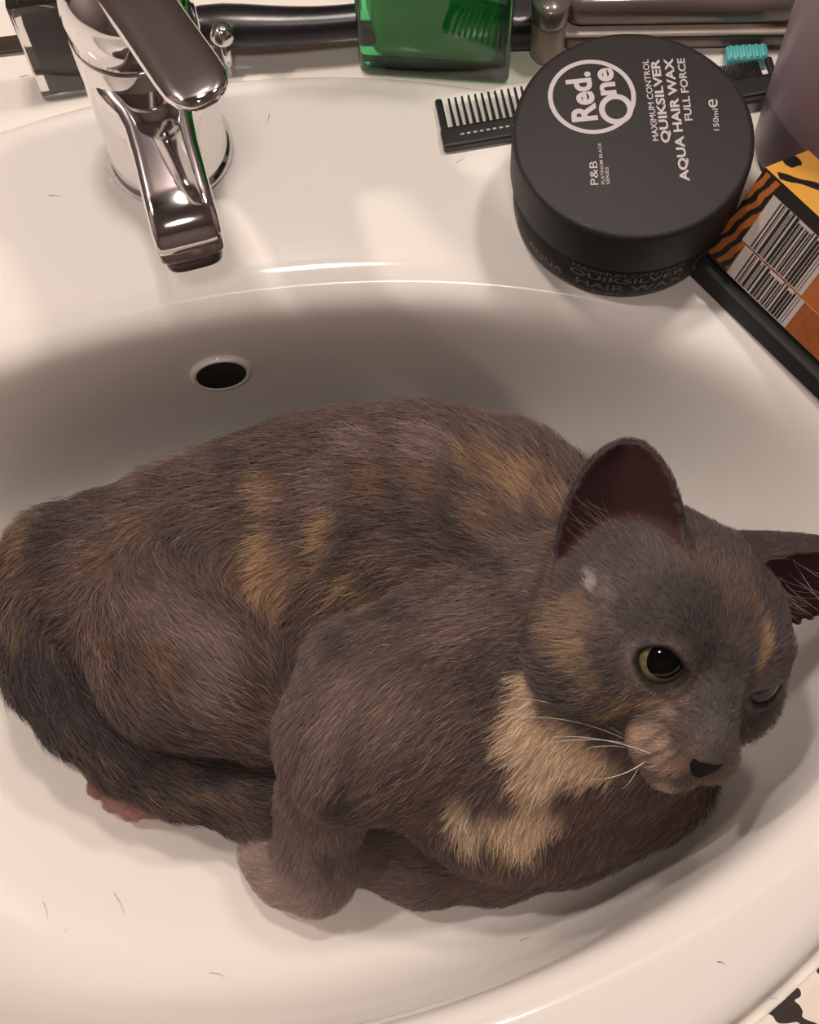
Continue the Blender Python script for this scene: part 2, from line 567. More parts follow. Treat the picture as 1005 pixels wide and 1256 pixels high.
# ------------------------------------------------------------------ comb
ca = np.array([0.0140, 0.1770, 0.0])
cb = np.array([0.1500, 0.2015, 0.0])
cd = (cb - ca) / np.linalg.norm(cb - ca)
cn = np.array([-cd[1], cd[0], 0])
CL = float(np.linalg.norm(cb - ca))
comb = empty('comb', ca, 'black plastic pocket comb lying behind the wax tub', 'comb')
Mc = frame(ca, cd, cn, (0, 0, 1))
bm = bmesh.new()
box(bm, (0, -0.003, 0.0004), (CL, 0.0062, 0.0052), 0.0012, 2)
bm.transform(Mc)
from_bm('spine', bm, M_blackp, comb, smooth=False)
for x0, gy in ((0.0005, 0.0205), (CL - 0.0035, 0.0145)):
    bm = bmesh.new()
    box(bm, (x0, 0.0055, 0.0012), (x0 + 0.003, gy, 0.0044), 0.0010, 2)
    bm.transform(Mc)
    from_bm('guard', bm, M_blackp, comb, smooth=False)
me0 = None
x = 0.0062
while x < CL - 0.006:
    step = 0.0027 if x < 0.075 else 0.0010
    wd = 0.00065 if x < 0.075 else 0.00042
    tl = 0.0145 if x < 0.075 else 0.0085
    tv = [(-wd, 0, 0.0014), (wd, 0, 0.0014), (wd, 0, 0.0042), (-wd, 0, 0.0042), (-wd * .6, tl, 0.0020), (wd * .6, tl, 0.0020), (wd * .6, tl, 0.0034), (-wd * .6, tl, 0.0034)]
    tf = [(0, 3, 2, 1), (4, 5, 6, 7), (0, 1, 5, 4), (2, 3, 7, 6), (1, 2, 6, 5), (0, 4, 7, 3)]
    key = 0 if x < 0.075 else 1
    if me0 is None or me0[0] != key:
        me = bpy.data.meshes.new('tooth')
        me.from_pydata(tv, [], tf)
        me.materials.append(M_blackp)
        me0 = (key, me)
    o = bpy.data.objects.new('tooth', me0[1])
    C.objects.link(o)
    o.matrix_world = Mc @ Matrix.Translation((x, 0.0058, 0))
    o.parent = comb
    o.matrix_parent_inverse = comb.matrix_basis.inverted()
    x += step
bm = bmesh.new()
for k in range(9):
    box(bm, (0.0075 + k * 0.0026, 0.0012, 0.0050), (0.0090 + k * 0.0026, 0.0020, 0.00535), 0.0001, 1)
bm.transform(Mc)
from_bm('pale_dots', bm, mat('pale_ink', (0.5, 0.46, 0.42), 0.4), comb, smooth=False, kind='stuff')

# ------------------------------------------------------------------ green glass bottle
gA, gB = at(441, 93, ZC), at(624, 106, ZC)
gd = (gB - gA) / np.linalg.norm(gB - gA)
gn = np.array([-gd[1], gd[0], 0])
GW = float(np.linalg.norm(gB - gA))
Mg = frame(gA, gd, gn, (0, 0, 1))
M_green = mat('green_glass', (0.10, 0.85, 0.30), 0.02, trans=1.0, ior=1.45)
M_greenliq = mat('green_liquid', (0.015, 0.60, 0.11), 0.1, trans=0.45, ior=1.33)
green = empty('glass_bottle', gA + gd * GW / 2 + gn * 0.012, 'flat-sided green glass bottle standing behind the basin', 'bottle')
bm = bmesh.new()
box(bm, (0, 0, 0.0003), (GW, 0.026, 0.105), 0.003, 3)
bm.transform(Mg)
from_bm('glass_shell', bm, M_green, green)
bm = bmesh.new()
box(bm, (0.006, 0.005, 0.009), (GW - 0.006, 0.021, 0.098), 0.006, 4)
bm.transform(Mg)
from_bm('liquid', bm, M_greenliq, green)
bm = bmesh.new()
lathe(bm, [(0, 0.1052), (0.011, 0.1052), (0.011, 0.125), (0.0095, 0.128), (0, 0.128)], 32, (0, 0, 0))
bm.transform(Mg @ Matrix.Translation((GW / 2, 0.013, 0)))
from_bm('cap', bm, M_blackp, green)

# ------------------------------------------------------------------ black brush handle, clear bottle, pencil behind the faucet
bh = empty('brush', at(360, 22, 0.012), 'black rounded brush handle lying on the counter behind the faucet', 'brush')
bm = bmesh.new()
p0, p1 = at(250, 30, 0.014), at(470, 22, 0.014)
pts = [p0 + (p1 - p0) * t + np.array([0, -0.002 * math.sin(t * math.pi), 0]) for t in np.linspace(-0.15, 1.0, 10)]
tube(bm, pts, [0.004, 0.0075, 0.0085, 0.0085, 0.008, 0.0075, 0.007, 0.0068, 0.0068, 0.0068], 20)
from_bm('handle', bm, M_blackp, bh)
bm = bmesh.new()
box(bm, (0, -0.022, 0.0), (0.07, 0.022, 0.018), 0.006, 3)
d = (p1 - p0) / np.linalg.norm(p1 - p0)
bm.transform(frame(np.array([p1[0], p1[1] + 0.016, ZC + 0.0003]), d, np.array([-d[1], d[0], 0]), (0, 0, 1)))
from_bm('brush_head', bm, M_blackp, bh)

M_clear = mat('clear_glass', (0.95, 0.93, 0.92), 0.02, trans=1.0, ior=1.45)
ct = at(88, 121, ZC)
cl = empty('perfume_bottle', ct, 'small clear glass bottle with a black core standing left of the faucet', 'bottle', rz=ANG)
cq = []
bm = bmesh.new()
box(bm, (-0.0115, 0, 0.0003), (0.0115, 0.014, 0.060), 0.0015, 2)
cq.append(from_bm('glass_shell', bm, M_clear, cl))
bm = bmesh.new()
box(bm, (-0.0075, 0.0025, 0.004), (0.0090, 0.0115, 0.048), 0.001, 2)
cq.append(from_bm('black_core', bm, M_hole, cl))
bm = bmesh.new()
box(bm, (-0.009, 0.0015, 0.0602), (0.009, 0.0125, 0.085), 0.002, 2)
cq.append(from_bm('cap', bm, M_chrome, cl))
for q in cq:
    q.matrix_parent_inverse = Matrix.Identity(4)

pa, pb = at(-60, 63, ZC + 0.0035), at(63, 48, ZC + 0.0035)
pen = empty('cosmetic_pencil', (pa + pb) / 2 * [1, 1, 0] + np.array([0, 0, ZC]), 'slim dark brown pencil lying on the counter left of the clear bottle', 'pencil')
M_brown = mat('brown_lacquer', (0.06, 0.04, 0.03), 0.35)
bm = bmesh.new()
tube(bm, [pa, pb], 0.0034, 6)
from_bm('barrel', bm, M_brown, pen, smooth=False)
bm = bmesh.new()
dpn = (pa - pb) / np.linalg.norm(pa - pb)
tube(bm, [pa, pa + dpn * 0.012], [0.0032, 0.0006], 6)
from_bm('tip', bm, M_brown, pen, smooth=False)

# ------------------------------------------------------------------ things behind the jar
M_smoke = mat('smoky_plastic', (0.14, 0.108, 0.095), 0.25, coat=0.5, noise=(0.105, 0.08, 0.07), scale=25)
sA, sB = at(688, 92, ZC), at(975, 88, ZC)
sdv = (sB - sA) / np.linalg.norm(sB - sA)
sn = np.array([-sdv[1], sdv[0], 0])
SW = float(np.linalg.norm(sB - sA))
Ms = frame(sA + sn * 0.010, sdv, sn, (0, 0, 1))
case = empty('toiletry_case', sA + sdv * SW / 2 + sn * 0.025, 'long taupe toiletry case with a pale rim behind the wax tub', 'case')
bm = bmesh.new()
box(bm, (0, 0, 0.0003), (SW, 0.038, 0.012), 0.005, 4)
bm.transform(Ms)
from_bm('case_body', bm, M_smoke, case)
bm = bmesh.new()
box(bm, (0.001, 0.001, 0.0136), (SW - 0.001, 0.037, 0.030), 0.006, 4)
bm.transform(Ms)
from_bm('case_lid', bm, M_smoke, case)
bm = bmesh.new()
box(bm, (-0.0008, -0.0008, 0.0115), (SW + 0.0008, 0.0388, 0.0137), 0.0008, 2)
bm.transform(Ms)
from_bm('rim', bm, mat('pale_rim', (0.5, 0.42, 0.36), 0.25), case)

tc = at(671, 88, ZC)
tum = empty('glass_pot', tc + np.array([0, 0.008, 0]), 'small beige frosted glass pot between the green bottle and the wax tub', 'pot')
bm = bmesh.new()
lathe(bm, [(0, 0.0003), (0.0050, 0.0003), (0.0064, 0.0015), (0.0070, 0.004), (0.0072, 0.022), (0.0070, 0.024), (0, 0.024)], 32, tc + np.array([0, 0.0085, 0]))
from_bm('pot_body', bm, mat('frosted_beige', (0.42, 0.34, 0.26), 0.3, trans=0.35), tum)
bm = bmesh.new()
lathe(bm, [(0, 0.0242), (0.0074, 0.0242), (0.0076, 0.025), (0.0076, 0.034), (0.007, 0.035), (0, 0.035)], 32, tc + np.array([0, 0.0085, 0]))
from_bm('cap', bm, M_smoke, tum)

M_teal = mat('turquoise_plastic', (0.10, 0.42, 0.42), 0.4)
ta, tb = at(895, 80, 0.004), at(946, 77, 0.004)
td = (tb - ta) / np.linalg.norm(tb - ta)
tn = np.array([-td[1], td[0], 0])
teal = empty('clip', ta * [1, 1, 0] + np.array([0, 0, ZC]), 'small turquoise ridged plastic clip behind the comb end', 'clip')
bm = bmesh.new()
box(bm, (0, 0, 0.0), (0.017, 0.0070, 0.0080), 0.001, 2)
bm.transform(frame(ta * [1, 1, 0] + tn * 0.0040 + np.array([0, 0, ZC + 0.0003]), td, tn, (0, 0, 1)))
from_bm('clip_body', bm, M_teal, teal)
bm = bmesh.new()
for k in range(6):
    box(bm, (0.0012 + k * 0.0026, 0.0004, 0.0079), (0.0026 + k * 0.0026, 0.0066, 0.0086), 0.0003, 1)
bm.transform(frame(ta * [1, 1, 0] + tn * 0.0040 + np.array([0, 0, ZC + 0.0003]), td, tn, (0, 0, 1)))
from_bm('ridges', bm, M_teal, teal, kind='stuff')

M_mauve = mat('mauve_plastic', (0.30, 0.225, 0.255), 0.35, noise=(0.28, 0.21, 0.24), scale=20)
mvc = (0.1585, 0.1755)
mv = empty('lotion_bottle', (mvc[0], mvc[1], 0), 'mauve plastic lotion bottle standing at the right edge behind the carton', 'bottle')
bm = bmesh.new()
lathe(bm, [(0, 0.0006), (0.0195, 0.0006), (0.0212, 0.0016), (0.0215, 0.0032), (0.0225, 0.12), (0.020, 0.135), (0.012, 0.142), (0, 0.142)], 64, (*mvc, 0))
from_bm('bottle_body', bm, M_mauve, mv)
bm = bmesh.new()
lathe(bm, [(0, 0.1422), (0.011, 0.1422), (0.011, 0.165), (0.009, 0.168), (0, 0.168)], 32, (*mvc, 0))
from_bm('cap', bm, M_blackp, mv)

# ------------------------------------------------------------------ striped carton, with a black bar filling the shadow gap below it
e1 = np.array([0.6423, -0.7665, 0.0])
aw = np.array([0.7665, 0.6423, 0.0])
lam = math.radians(30)
A0 = np.array([0.1123, 0.1190, 0.0155])
bx = aw * math.sin(lam) + np.array([0, 0, math.cos(lam)])          # up the front
by = aw * math.cos(lam) - np.array([0, 0, math.sin(lam)])          # into the depth
BL, BH, BD = 0.105, 0.0425, 0.030
Mb = frame(A0, e1, by, bx)                                          # x along, y depth, z up the face
carton = empty('carton', A0 * [1, 1, 0], 'tiger-striped orange and black carton with a barcode, leaning by the wax tub', 'carton')
mt = mat('orange_print', (0.62, 0.26, 0.05), 0.4)
nt = mt.node_tree
b = nt.nodes['Principled BSDF']
at_ = nt.nodes.new('ShaderNodeAttribute')
at_.attribute_name = 'ink'
nt.links.new(at_.outputs['Color'], b.inputs['Base Color'])
bm = bmesh.new()
NX, NZ, ND = 330, 130, 90
lay = bm.loops.layers.float_color.new('ink')
OR_SHADE, OR_LIT, BK = (0.36, 0.105, 0.022, 1), (0.80, 0.40, 0.07, 1), (0.012, 0.011, 0.010, 1)  # one orange: front darkened as shaded, top brightened as lit


def front_ink(x, z):          # millimetres along and up the face
    s = x - 0.26 * z + 0.35 * math.sin(z * 0.33 + x * .2) + 0.25 * math.sin(z * .8)
    if z < 1.2 or z > 41.6:
        return BK
    if x > 9 and z > 34:
        return BK
    k = (s + 11.1) % 4.5
    if x < 32 and k < 2.1 + 0.25 * math.sin(z * .5):
        return BK
    return OR_SHADE


def top_ink(x, y):
    u = ((x - 5) * 0.62 + (y - 2) * 0.78)
    d = abs((x - 5) * 0.78 - (y - 2) * 0.62) - 1.9 - .35 * math.sin(u * .5)
    if u > 0 and d < 0 or ((x - 1.8) / 3.0) ** 2 + ((y - 16) / 4.6) ** 2 + .25 * math.sin(y * .9) < 1 or (x - 30) ** 2 / 60 + (y - 15) ** 2 / 30 < 1 or (x - 22) ** 2 / 20 + (y - 25) ** 2 / 14 < 1:
        return BK
    return OR_LIT


def patch(nu, nv, fn, ink):
    g = [[bm.verts.new(fn(i / nu, j / nv)) for j in range(nv + 1)] for i in range(nu + 1)]
    for i in range(nu):
        for j in range(nv):
            fc = bm.faces.new((g[i][j], g[i + 1][j], g[i + 1][j + 1], g[i][j + 1]))
            col = ink((i + .5) / nu, (j + .5) / nv)
            for lp in fc.loops:
                lp[lay] = col


patch(NX, NZ, lambda u, w: (u * BL, 0, w * BH), lambda u, w: front_ink(u * BL * 1000, w * BH * 1000))
patch(NX, ND, lambda u, w: (u * BL, w * BD, BH), lambda u, w: top_ink(u * BL * 1000, w * BD * 1000))
patch(2, 2, lambda u, w: (u * BL, BD, w * BH), lambda u, w: OR_SHADE)
patch(2, 2, lambda u, w: (u * BL, w * BD, 0), lambda u, w: OR_SHADE)
patch(ND, NZ, lambda u, w: (0, u * BD, w * BH), lambda u, w: front_ink(31 - u * BD * 1000, w * BH * 1000))
patch(2, 2, lambda u, w: (BL, u * BD, w * BH), lambda u, w: OR_SHADE)
bmesh.ops.remove_doubles(bm, verts=bm.verts, dist=1e-6)
bm.transform(Mb)
from_bm('carton_body', bm, mt, carton, smooth=False)
M_label = mat('grey_white_label', (0.44, 0.38, 0.35), 0.45)
M_ink = mat('black_ink', (0.012, 0.011, 0.011), 0.45)
# lower tuck flap, a little proud of the face, and the barcode printed across both
bm = bmesh.new()
box(bm, (0.0105, -0.0007, 0.0006), (0.100, -0.0001, 0.0145), 0.0002, 1)
bm.transform(Mb)
from_bm('tuck_flap', bm, mat('brown_orange_print', (0.30, 0.085, 0.02), 0.45, noise=(0.22, 0.06, 0.015), scale=300), carton, smooth=False)
random.seed(11)
for nm, x0, x1, z0, z1, yy in (('barcode_label', 0.0085, 0.0390, 0.0150, 0.0368, -0.0003), ('barcode_label', 0.0110, 0.0415, 0.0010, 0.0145, -0.0009)):
    bm = bmesh.new()
    box(bm, (x0, yy, z0), (x1, yy + 0.0002, z1))
    bm.transform(Mb)
    lb = from_bm(nm, bm, M_label, carton, smooth=False)
    random.seed(11)
    bm = bmesh.new()
    x = x0 + 0.0040
    while x < x1 - 0.0022:
        w = random.choice((0.0003, 0.0003, 0.0005, 0.0006, 0.0009, 0.0013))
        box(bm, (x, yy - 0.00006, z0 + 0.0004), (x + w, yy + 0.0001, z1 - 0.0012 * (random.random() < .5)))
        x += w + random.choice((0.0003, 0.0003, 0.0005, 0.0008))
    bm.transform(Mb)
    from_bm('bars', bm, M_ink, lb, smooth=False, kind='stuff')
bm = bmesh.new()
box(bm, (-0.004, -0.0036, 0.0003), (0.115, 0.0030, 0.0122), 0.0006, 2)  # solid black in place of the shade under the carton's edge
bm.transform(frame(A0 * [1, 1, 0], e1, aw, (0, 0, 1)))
from_bm('shadow_bar', bm, mat('matte_black', (0.012, 0.011, 0.011), 0.7), smooth=False, label='flat black bar standing in for the shadow gap under the striped carton', category='bar')

# ------------------------------------------------------------------ patterned cloth at the front corner
M_cloth = bpy.data.materials.new('spotted_cloth')
M_cloth.use_nodes = True
nt = M_cloth.node_tree
b = nt.nodes['Principled BSDF']
b.inputs['Roughness'].default_value = 0.9
tcn = nt.nodes.new('ShaderNodeTexCoord')
mp = nt.nodes.new('ShaderNodeMapping')
mp.inputs['Scale'].default_value = (90, 150, 90)
mp.inputs['Rotation'].default_value = (0, 0, 0.7)
vo = nt.nodes.new('ShaderNodeTexNoise')
vo.inputs['Scale'].default_value = 0.9
vo.inputs['Detail'].default_value = 1
rp = nt.nodes.new('ShaderNodeValToRGB')
rp.color_ramp.interpolation = 'CONSTANT'
rp.color_ramp.elements[0].position = 0
rp.color_ramp.elements[0].color = (0.035, 0.025, 0.022, 1)
rp.color_ramp.elements[1].position = 0.46
rp.color_ramp.elements[1].color = (0.82, 0.74, 0.64, 1)
nt.links.new(tcn.outputs['Object'], mp.inputs['Vector'])
nt.links.new(mp.outputs['Vector'], vo.inputs['Vector'])
nt.links.new(vo.outputs['Fac'], rp.inputs['Fac'])
nt.links.new(rp.outputs['Color'], b.inputs['Base Color'])
v, f = [], []
nu, nv = 60, 24
for lev in (1, 0):
    for i in range(nu + 1):
        for j in range(nv + 1):
            t = math.radians(-78 + 52 * i / nu)
            w = j / nv
            a, bb = 0.272 + 0.075 * w, 0.2165 + 0.075 * w
            x, y = a * math.cos(t), 0.028 + bb * math.sin(t)
            z = ZC + 0.0004 + lev * (0.0022 + 0.0012 * (math.sin(i * .5 + j * .3) + 1) * min(1, 3 * w))
            p = S(x, y, z)
            v.append(p)
N1 = (nu + 1) * (nv + 1)
for i in range(nu):
    for j in range(nv):
        q = [i * (nv + 1) + j, i * (nv + 1) + j + 1, (i + 1) * (nv + 1) + j + 1, (i + 1) * (nv + 1) + j]
        f.append(q)
        f.append([N1 + k for k in q[::-1]])
edge = [i * (nv + 1) for i in range(nu + 1)] + [nu * (nv + 1) + j for j in range(1, nv + 1)] + [i * (nv + 1) + nv for i in range(nu - 1, -1, -1)] + [j for j in range(nv - 1, 0, -1)]
for a_, b_ in zip(edge, edge[1:] + edge[:1]):
    f.append((a_, b_, b_ + N1, a_ + N1))
from_data('hand_towel', v, f, M_cloth, label='white cloth with dark brown patches on the counter at the front corner of the basin', category='towel')

# ------------------------------------------------------------------ the cat: one body surface grown from a blended distance field
def nrmz(a):
    a = np.asarray(a, float)
    return a / np.linalg.norm(a)


def smin(a, b, k):
    h = np.clip(0.5 + 0.5 * (b - a) / k, 0, 1)
    return b + (a - b) * h - k * h * (1 - h)


def d_cap(P, p0, p1, r0, r1):
    pa = P - p0
    ba = p1 - p0
    h = np.clip((pa @ ba) / (ba @ ba), 0, 1)
    q = pa - h[..., None] * ba
    return np.sqrt((q * q).sum(-1)) - (r0 + (r1 - r0) * h)


def d_ell(P, c, A, r):
    """ellipsoid with axes in the rows of A"""
    q = (P - c) @ np.asarray(A).T
    r = np.asarray(r)
    k0 = np.sqrt(((q / r) ** 2).sum(-1))
    k1 = np.sqrt(((q / (r * r)) ** 2).sum(-1))
    return k0 * (k0 - 1) / np.maximum(k1, 1e-9)


I3 = np.eye(3)
# head frame: E to the cat's own left, T up, F forwards
HE, HT, HF = [nrmz(ROT @ np.array(q)) for q in ((0.745, -0.130, -0.654), (0.395, 0.866, 0.300), (0.535, -0.485, 0.690))]
_d = math.radians(12)
HE, HF = HE * math.cos(_d) + HF * math.sin(_d), HF * math.cos(_d) - HE * math.sin(_d)
HS = 0.01000
hp = np.array([(818 - 502.5) / FPX, (628 - 782) / FPX, -1.0]) * 0.546
HC = CAM + ROT @ hp
HA = np.stack([HE, HT, HF])


def hd(e, t, f):
    return HC + (HE * e + HT * t + HF * f) * HS


def hsym(e, t, f):
    return [hd(e, t, f), hd(-e, t, f)]


# every piece: (group, kind, data, blend, fur direction, fur length, colour key)
PIECES = []


def cap(g, a, b, r0, r1, k, L=0.0075, tone='body', d=None):
    a, b = np.array(a, float), np.array(b, float)
    PIECES.append(dict(g=g, t='cap', a=a, b=b, r0=r0, r1=r1, k=k, d=nrmz(b - a) if d is None else nrmz(d), L=L, tone=tone))


def ell(g, c, A, r, k, d, L=0.0075, tone='body'):
    PIECES.append(dict(g=g, t='ell', a=np.array(c, float), A=np.array(A, float), r=np.array(r, float), k=k, d=nrmz(d), L=L, tone=tone))


def chain(g, pts, k, L=0.0075, tone='body', rev=False):
    P = [(at(x, y, z), r) for x, y, z, r in pts]
    for (a, ra), (b, rb) in zip(P, P[1:]):
        cap(g, a, b, ra, rb, k, L, tone, (a - b) if rev else None)


# trunk, from the shoulders back to the rump
chain('trunk', [(665, 705, -0.058, .038), (600, 660, -0.070, .0425), (505, 642, -0.076, .0435), (395, 660, -0.078, .0450), (285, 705, -0.078, .0465), (195, 725, -0.080, .0410), (145, 725, -0.085, .0325)], 0.018, 0.0085)
chain('trunk', [(480, 760, -0.098, .036), (330, 780, -0.098, .036)], 0.02, 0.008)
# near thigh and rump
tA = np.stack([nrmz((1, .1, 0)), nrmz((-.1, 1, 0)), (0, 0, 1)])
ell('thigh', at(238, 762, -0.066), tA, (.0420, .0450, .0395), 0.010, (0.75, -0.66, 0.0), 0.0075, 'body')
cap('thigh', at(225, 815, -0.076), at(318, 858, -0.080), .032, .0235, 0.012, 0.006, 'body', (0.9, -0.4, 0))
# chest, shoulder and neck
ell('chest', at(535, 858, -0.054), np.stack([nrmz((.80, .60, 0)), nrmz((-.60, .80, 0)), (0, 0, 1)]), (.056, .036, .040), 0.012, (-0.75, -0.62, -0.1), 0.006)
ell('chest', at(455, 880, -0.052), np.stack([nrmz((.6, .8, 0)), nrmz((-.8, .6, 0)), (0, 0, 1)]), (.040, .0265, .030), 0.014, (-0.45, -0.88, -0.2), 0.0055)
cap('chest', at(580, 838, -0.049), at(735, 800, -0.026), .0380, .0325, 0.02, 0.006, 'body', (-0.85, -0.3, -0.3))
ell('chest', at(640, 960, -0.078), np.stack([nrmz((1, .1, 0)), nrmz((-.1, 1, 0)), (0, 0, 1)]), (.048, .0340, .036), 0.018, (-0.1, -0.8, -0.5), 0.0075)
cap('chest', at(640, 985, -0.094), at(795, 950, -0.088), .0265, .0265, 0.016, 0.0055, 'body', (-0.9, -0.25, 0))
cap('chest', at(660, 900, -0.060), at(760, 880, -0.040), .032, .030, 0.015, 0.009, 'body', (-0.35, -0.85, -0.4))
# far foreleg folded along the bowl
chain('foreleg', [(790, 985, -0.104, .0215), (700, 1022, -0.1085, .0185), (605, 1050, -0.1115, .0170), (520, 1058, -0.1125, .0158), (472, 1046, -0.1130, .0150)], 0.008, 0.004, 'leg')
# near foreleg, wrist bent and paw turned back
chain('leg', [(448, 840, -0.055, .0270), (412, 905, -0.060, .0200), (396, 985, -0.083, .0158), (388, 1045, -0.104, .0152), (386, 1072, -0.1125, .0155)], 0.010, 0.0038, 'leg')
chain('leg', [(386, 1075, -0.1125, .0150), (352, 1068, -0.1145, .0132), (332, 1050, -0.1150, .0122)], 0.004, 0.0028, 'paw')
chain('leg', [(340, 1070, -0.117, .0085), (322, 1044, -0.117, .0078)], 0.004, 0.0022, 'paw')
chain('leg', [(352, 1085, -0.1185, .0080), (330, 1068, -0.1195, .0070)], 0.004, 0.0022, 'paw')
# hind foot peeping out under the tail
chain('foot', [(255, 950, -0.1135, .013), (185, 968, -0.1185, .0095), (160, 975, -0.1195, .0085)], 0.006, 0.003, 'toe')
for tx, ty in ((121, 966), (140, 983), (163, 993)):
    cap('foot', at(tx + 16, ty - 12, -0.121), at(tx, ty, -0.1225), .0048, .0047, 0.0012, 0.0014, 'toe')
# tail wrapped round the rump
chain('tail', [(140, 680, -0.072, .025), (78, 695, -0.074, .0215), (52, 750, -0.080, .0190), (66, 815, -0.086, .0182), (106, 866, -0.092, .0178), (160, 912, -0.099, .0172), (222, 943, -0.104, .0168), (315, 972, -0.1095, .0162), (430, 990, -0.1150, .0140)], 0.008, 0.0085, 'tail')
# head
ell('head', hd(0, 0.90, -0.55), HA, np.array((4.40, 3.15, 3.9)) * HS, 0.012, -HF, 0.0035, 'head')
for s in (-1, 1):
    ell('head', hd(s * 2.75, -1.1, 0.3), HA, np.array((2.45, 2.2, 2.35)) * HS, 0.012, HE * s * .7 - HT * .4 - HF * .6, 0.0048, 'head')
    ell('head', hd(s * 2.0, 1.45, 2.2), HA, np.array((1.2, .75, .9)) * HS, 0.008, HE * s * .6 + HT * .5 - HF * .6, 0.003, 'head')
    ell('head', hd(s * 0.92, -2.45, 3.40), HA, np.array((1.20, .92, 1.10)) * HS, 0.0035, HE * s * .8 - HT * .45 - HF * .3, 0.0028, 'muzzle')
ell('head', hd(0, -1.3, 2.2), HA, np.array((1.85, 1.7, 1.9)) * HS, 0.010, -HT * .6 - HF * .5, 0.003, 'head')
cap('head', hd(0, 1.0, 2.65), hd(0, -1.60, 4.00), .74 * HS, .66 * HS, 0.007, 0.0022, 'bridge', HT * .8 - HF * .3)
ell('head', hd(0, -3.40, 3.05), HA, np.array((.95, .66, .98)) * HS, 0.005, -HF * .5 - HT * .5, 0.003, 'muzzle')
ell('head', hd(0, -2.0, 4.25), HA, np.array((.62, .42, .42)) * HS, 0.004, HT, 0.0, 'bridge')
cap('chest', hd(0.2, -1.5, -0.9), at(700, 865, -0.045), .034, .036, 0.02, 0.006, 'body', (-0.5, -0.7, -0.4))
cap('chest', hd(0, 0.8, -2.2), at(640, 790, -0.055), .030, .036, 0.02, 0.006, 'body')

# eyes: where they sit and look
EYES = []
for s in (-1, 1):
    g = nrmz(HF * 0.915 + HE * s * 0.36 - HT * 0.10)
    h = nrmz(np.cross(HT, g))            # towards the cat's left
    vv = np.cross(g, h)
    EYES.append(dict(c=hd(s * 2.08, 0.36, 2.22), g=g, h=h, v=vv, s=s, r=1.10 * HS))

# ears: curved shells. base, axis, opening, half width, length, cup depth
def cam_dir(x, y, z):
    return nrmz(ROT @ np.array((x, y, z), float))


EARS = []
for b, ax, op, w, ln, dep in ((hd(-2.75, 1.75, -0.70), cam_dir(0.05, 0.95, 0.28), cam_dir(-0.16, -0.30, 0.93), 0.0228, 0.0460, 0.0135),
                              (hd(2.95, 2.05, -0.55), cam_dir(0.88, 0.22, 0.02), cam_dir(0.30, -0.72, 0.62), 0.0250, 0.0480, 0.0180)):
    ax = nrmz(ax)
    op = nrmz(op - ax * (op @ ax))
    EARS.append(dict(b=b, y=ax, z=op, x=np.cross(ax, op), w=w, ln=ln, dep=dep))


def ear_w(e, y):
    u = np.clip(y / e['ln'], -0.3, 1)
    return e['w'] * np.where(u < 0, 1.0, np.sqrt(np.clip(1 - np.abs(np.clip(u, 0, 1)) ** 2.1, 0, 1))) * (1 - 0.02 * np.clip(u, 0, 1))


def d_ear(P, e):
    q = P - e['b']
    x, y, z = q @ e['x'], q @ e['y'], q @ e['z']
    w = np.maximum(ear_w(e, y), 1e-4)
    u = np.clip(y / e['ln'], 0, 1)
    dep = e['dep'] * (1.25 - 0.95 * u)
    zm = -dep * (1 - np.clip(np.abs(x) / w, 0, 1.2) ** 2) + 0.0035 * u * u
    slope = np.sqrt(1 + (2 * dep * x / (w * w)) ** 2)
    th = 0.0016 + 0.0007 * (1 - u)
    sheet = np.abs(z - zm) / slope - th
    edge = np.maximum((np.abs(x) - w) * 0.9, np.maximum(y - e['ln'], -0.016 - y))
    a, b_ = np.maximum(sheet, 0), np.maximum(edge + 0.0012, 0)
    return np.minimum(np.maximum(sheet, edge + 0.0012), 0) + np.sqrt(a * a + b_ * b_) - 0.0006


def d_piece(P, p):
    if p['t'] == 'cap':
        return d_cap(P, p['a'], p['b'], p['r0'], p['r1'])
    return d_ell(P, p['a'], p['A'], p['r'])


GROUP_BLEND = dict(trunk=0, thigh=0.006, chest=0.004, foreleg=0.004, leg=0.007, foot=0.003, tail=0.003, head=0.007, neck=0.012)


def extent(p):
    if p['t'] == 'cap':
        r = max(p['r0'], p['r1'])
        return np.minimum(p['a'], p['b']) - r, np.maximum(p['a'], p['b']) + r
    r = p['r'].max()
    return p['a'] - r, p['a'] + r


H = 0.00145
lo = np.min([extent(p)[0] for p in PIECES] + [e['b'] + e['y'] * e['ln'] - .02 for e in EARS], 0) - 0.006
hi = np.max([extent(p)[1] for p in PIECES] + [e['b'] + e['y'] * e['ln'] + .02 for e in EARS], 0) + 0.006
N = np.ceil((hi - lo) / H).astype(int) + 1
axs = [lo[i] + H * np.arange(N[i]) for i in range(3)]


def region(l, h, pad):
    s = []
    for i in range(3):
        a = max(0, int((l[i] - pad - lo[i]) / H))
        b = min(N[i], int((h[i] + pad - lo[i]) / H) + 2)
        s.append(slice(a, b))
    G = np.stack(np.meshgrid(*[axs[i][s[i]] for i in range(3)], indexing='ij'), -1)
    return tuple(s), G


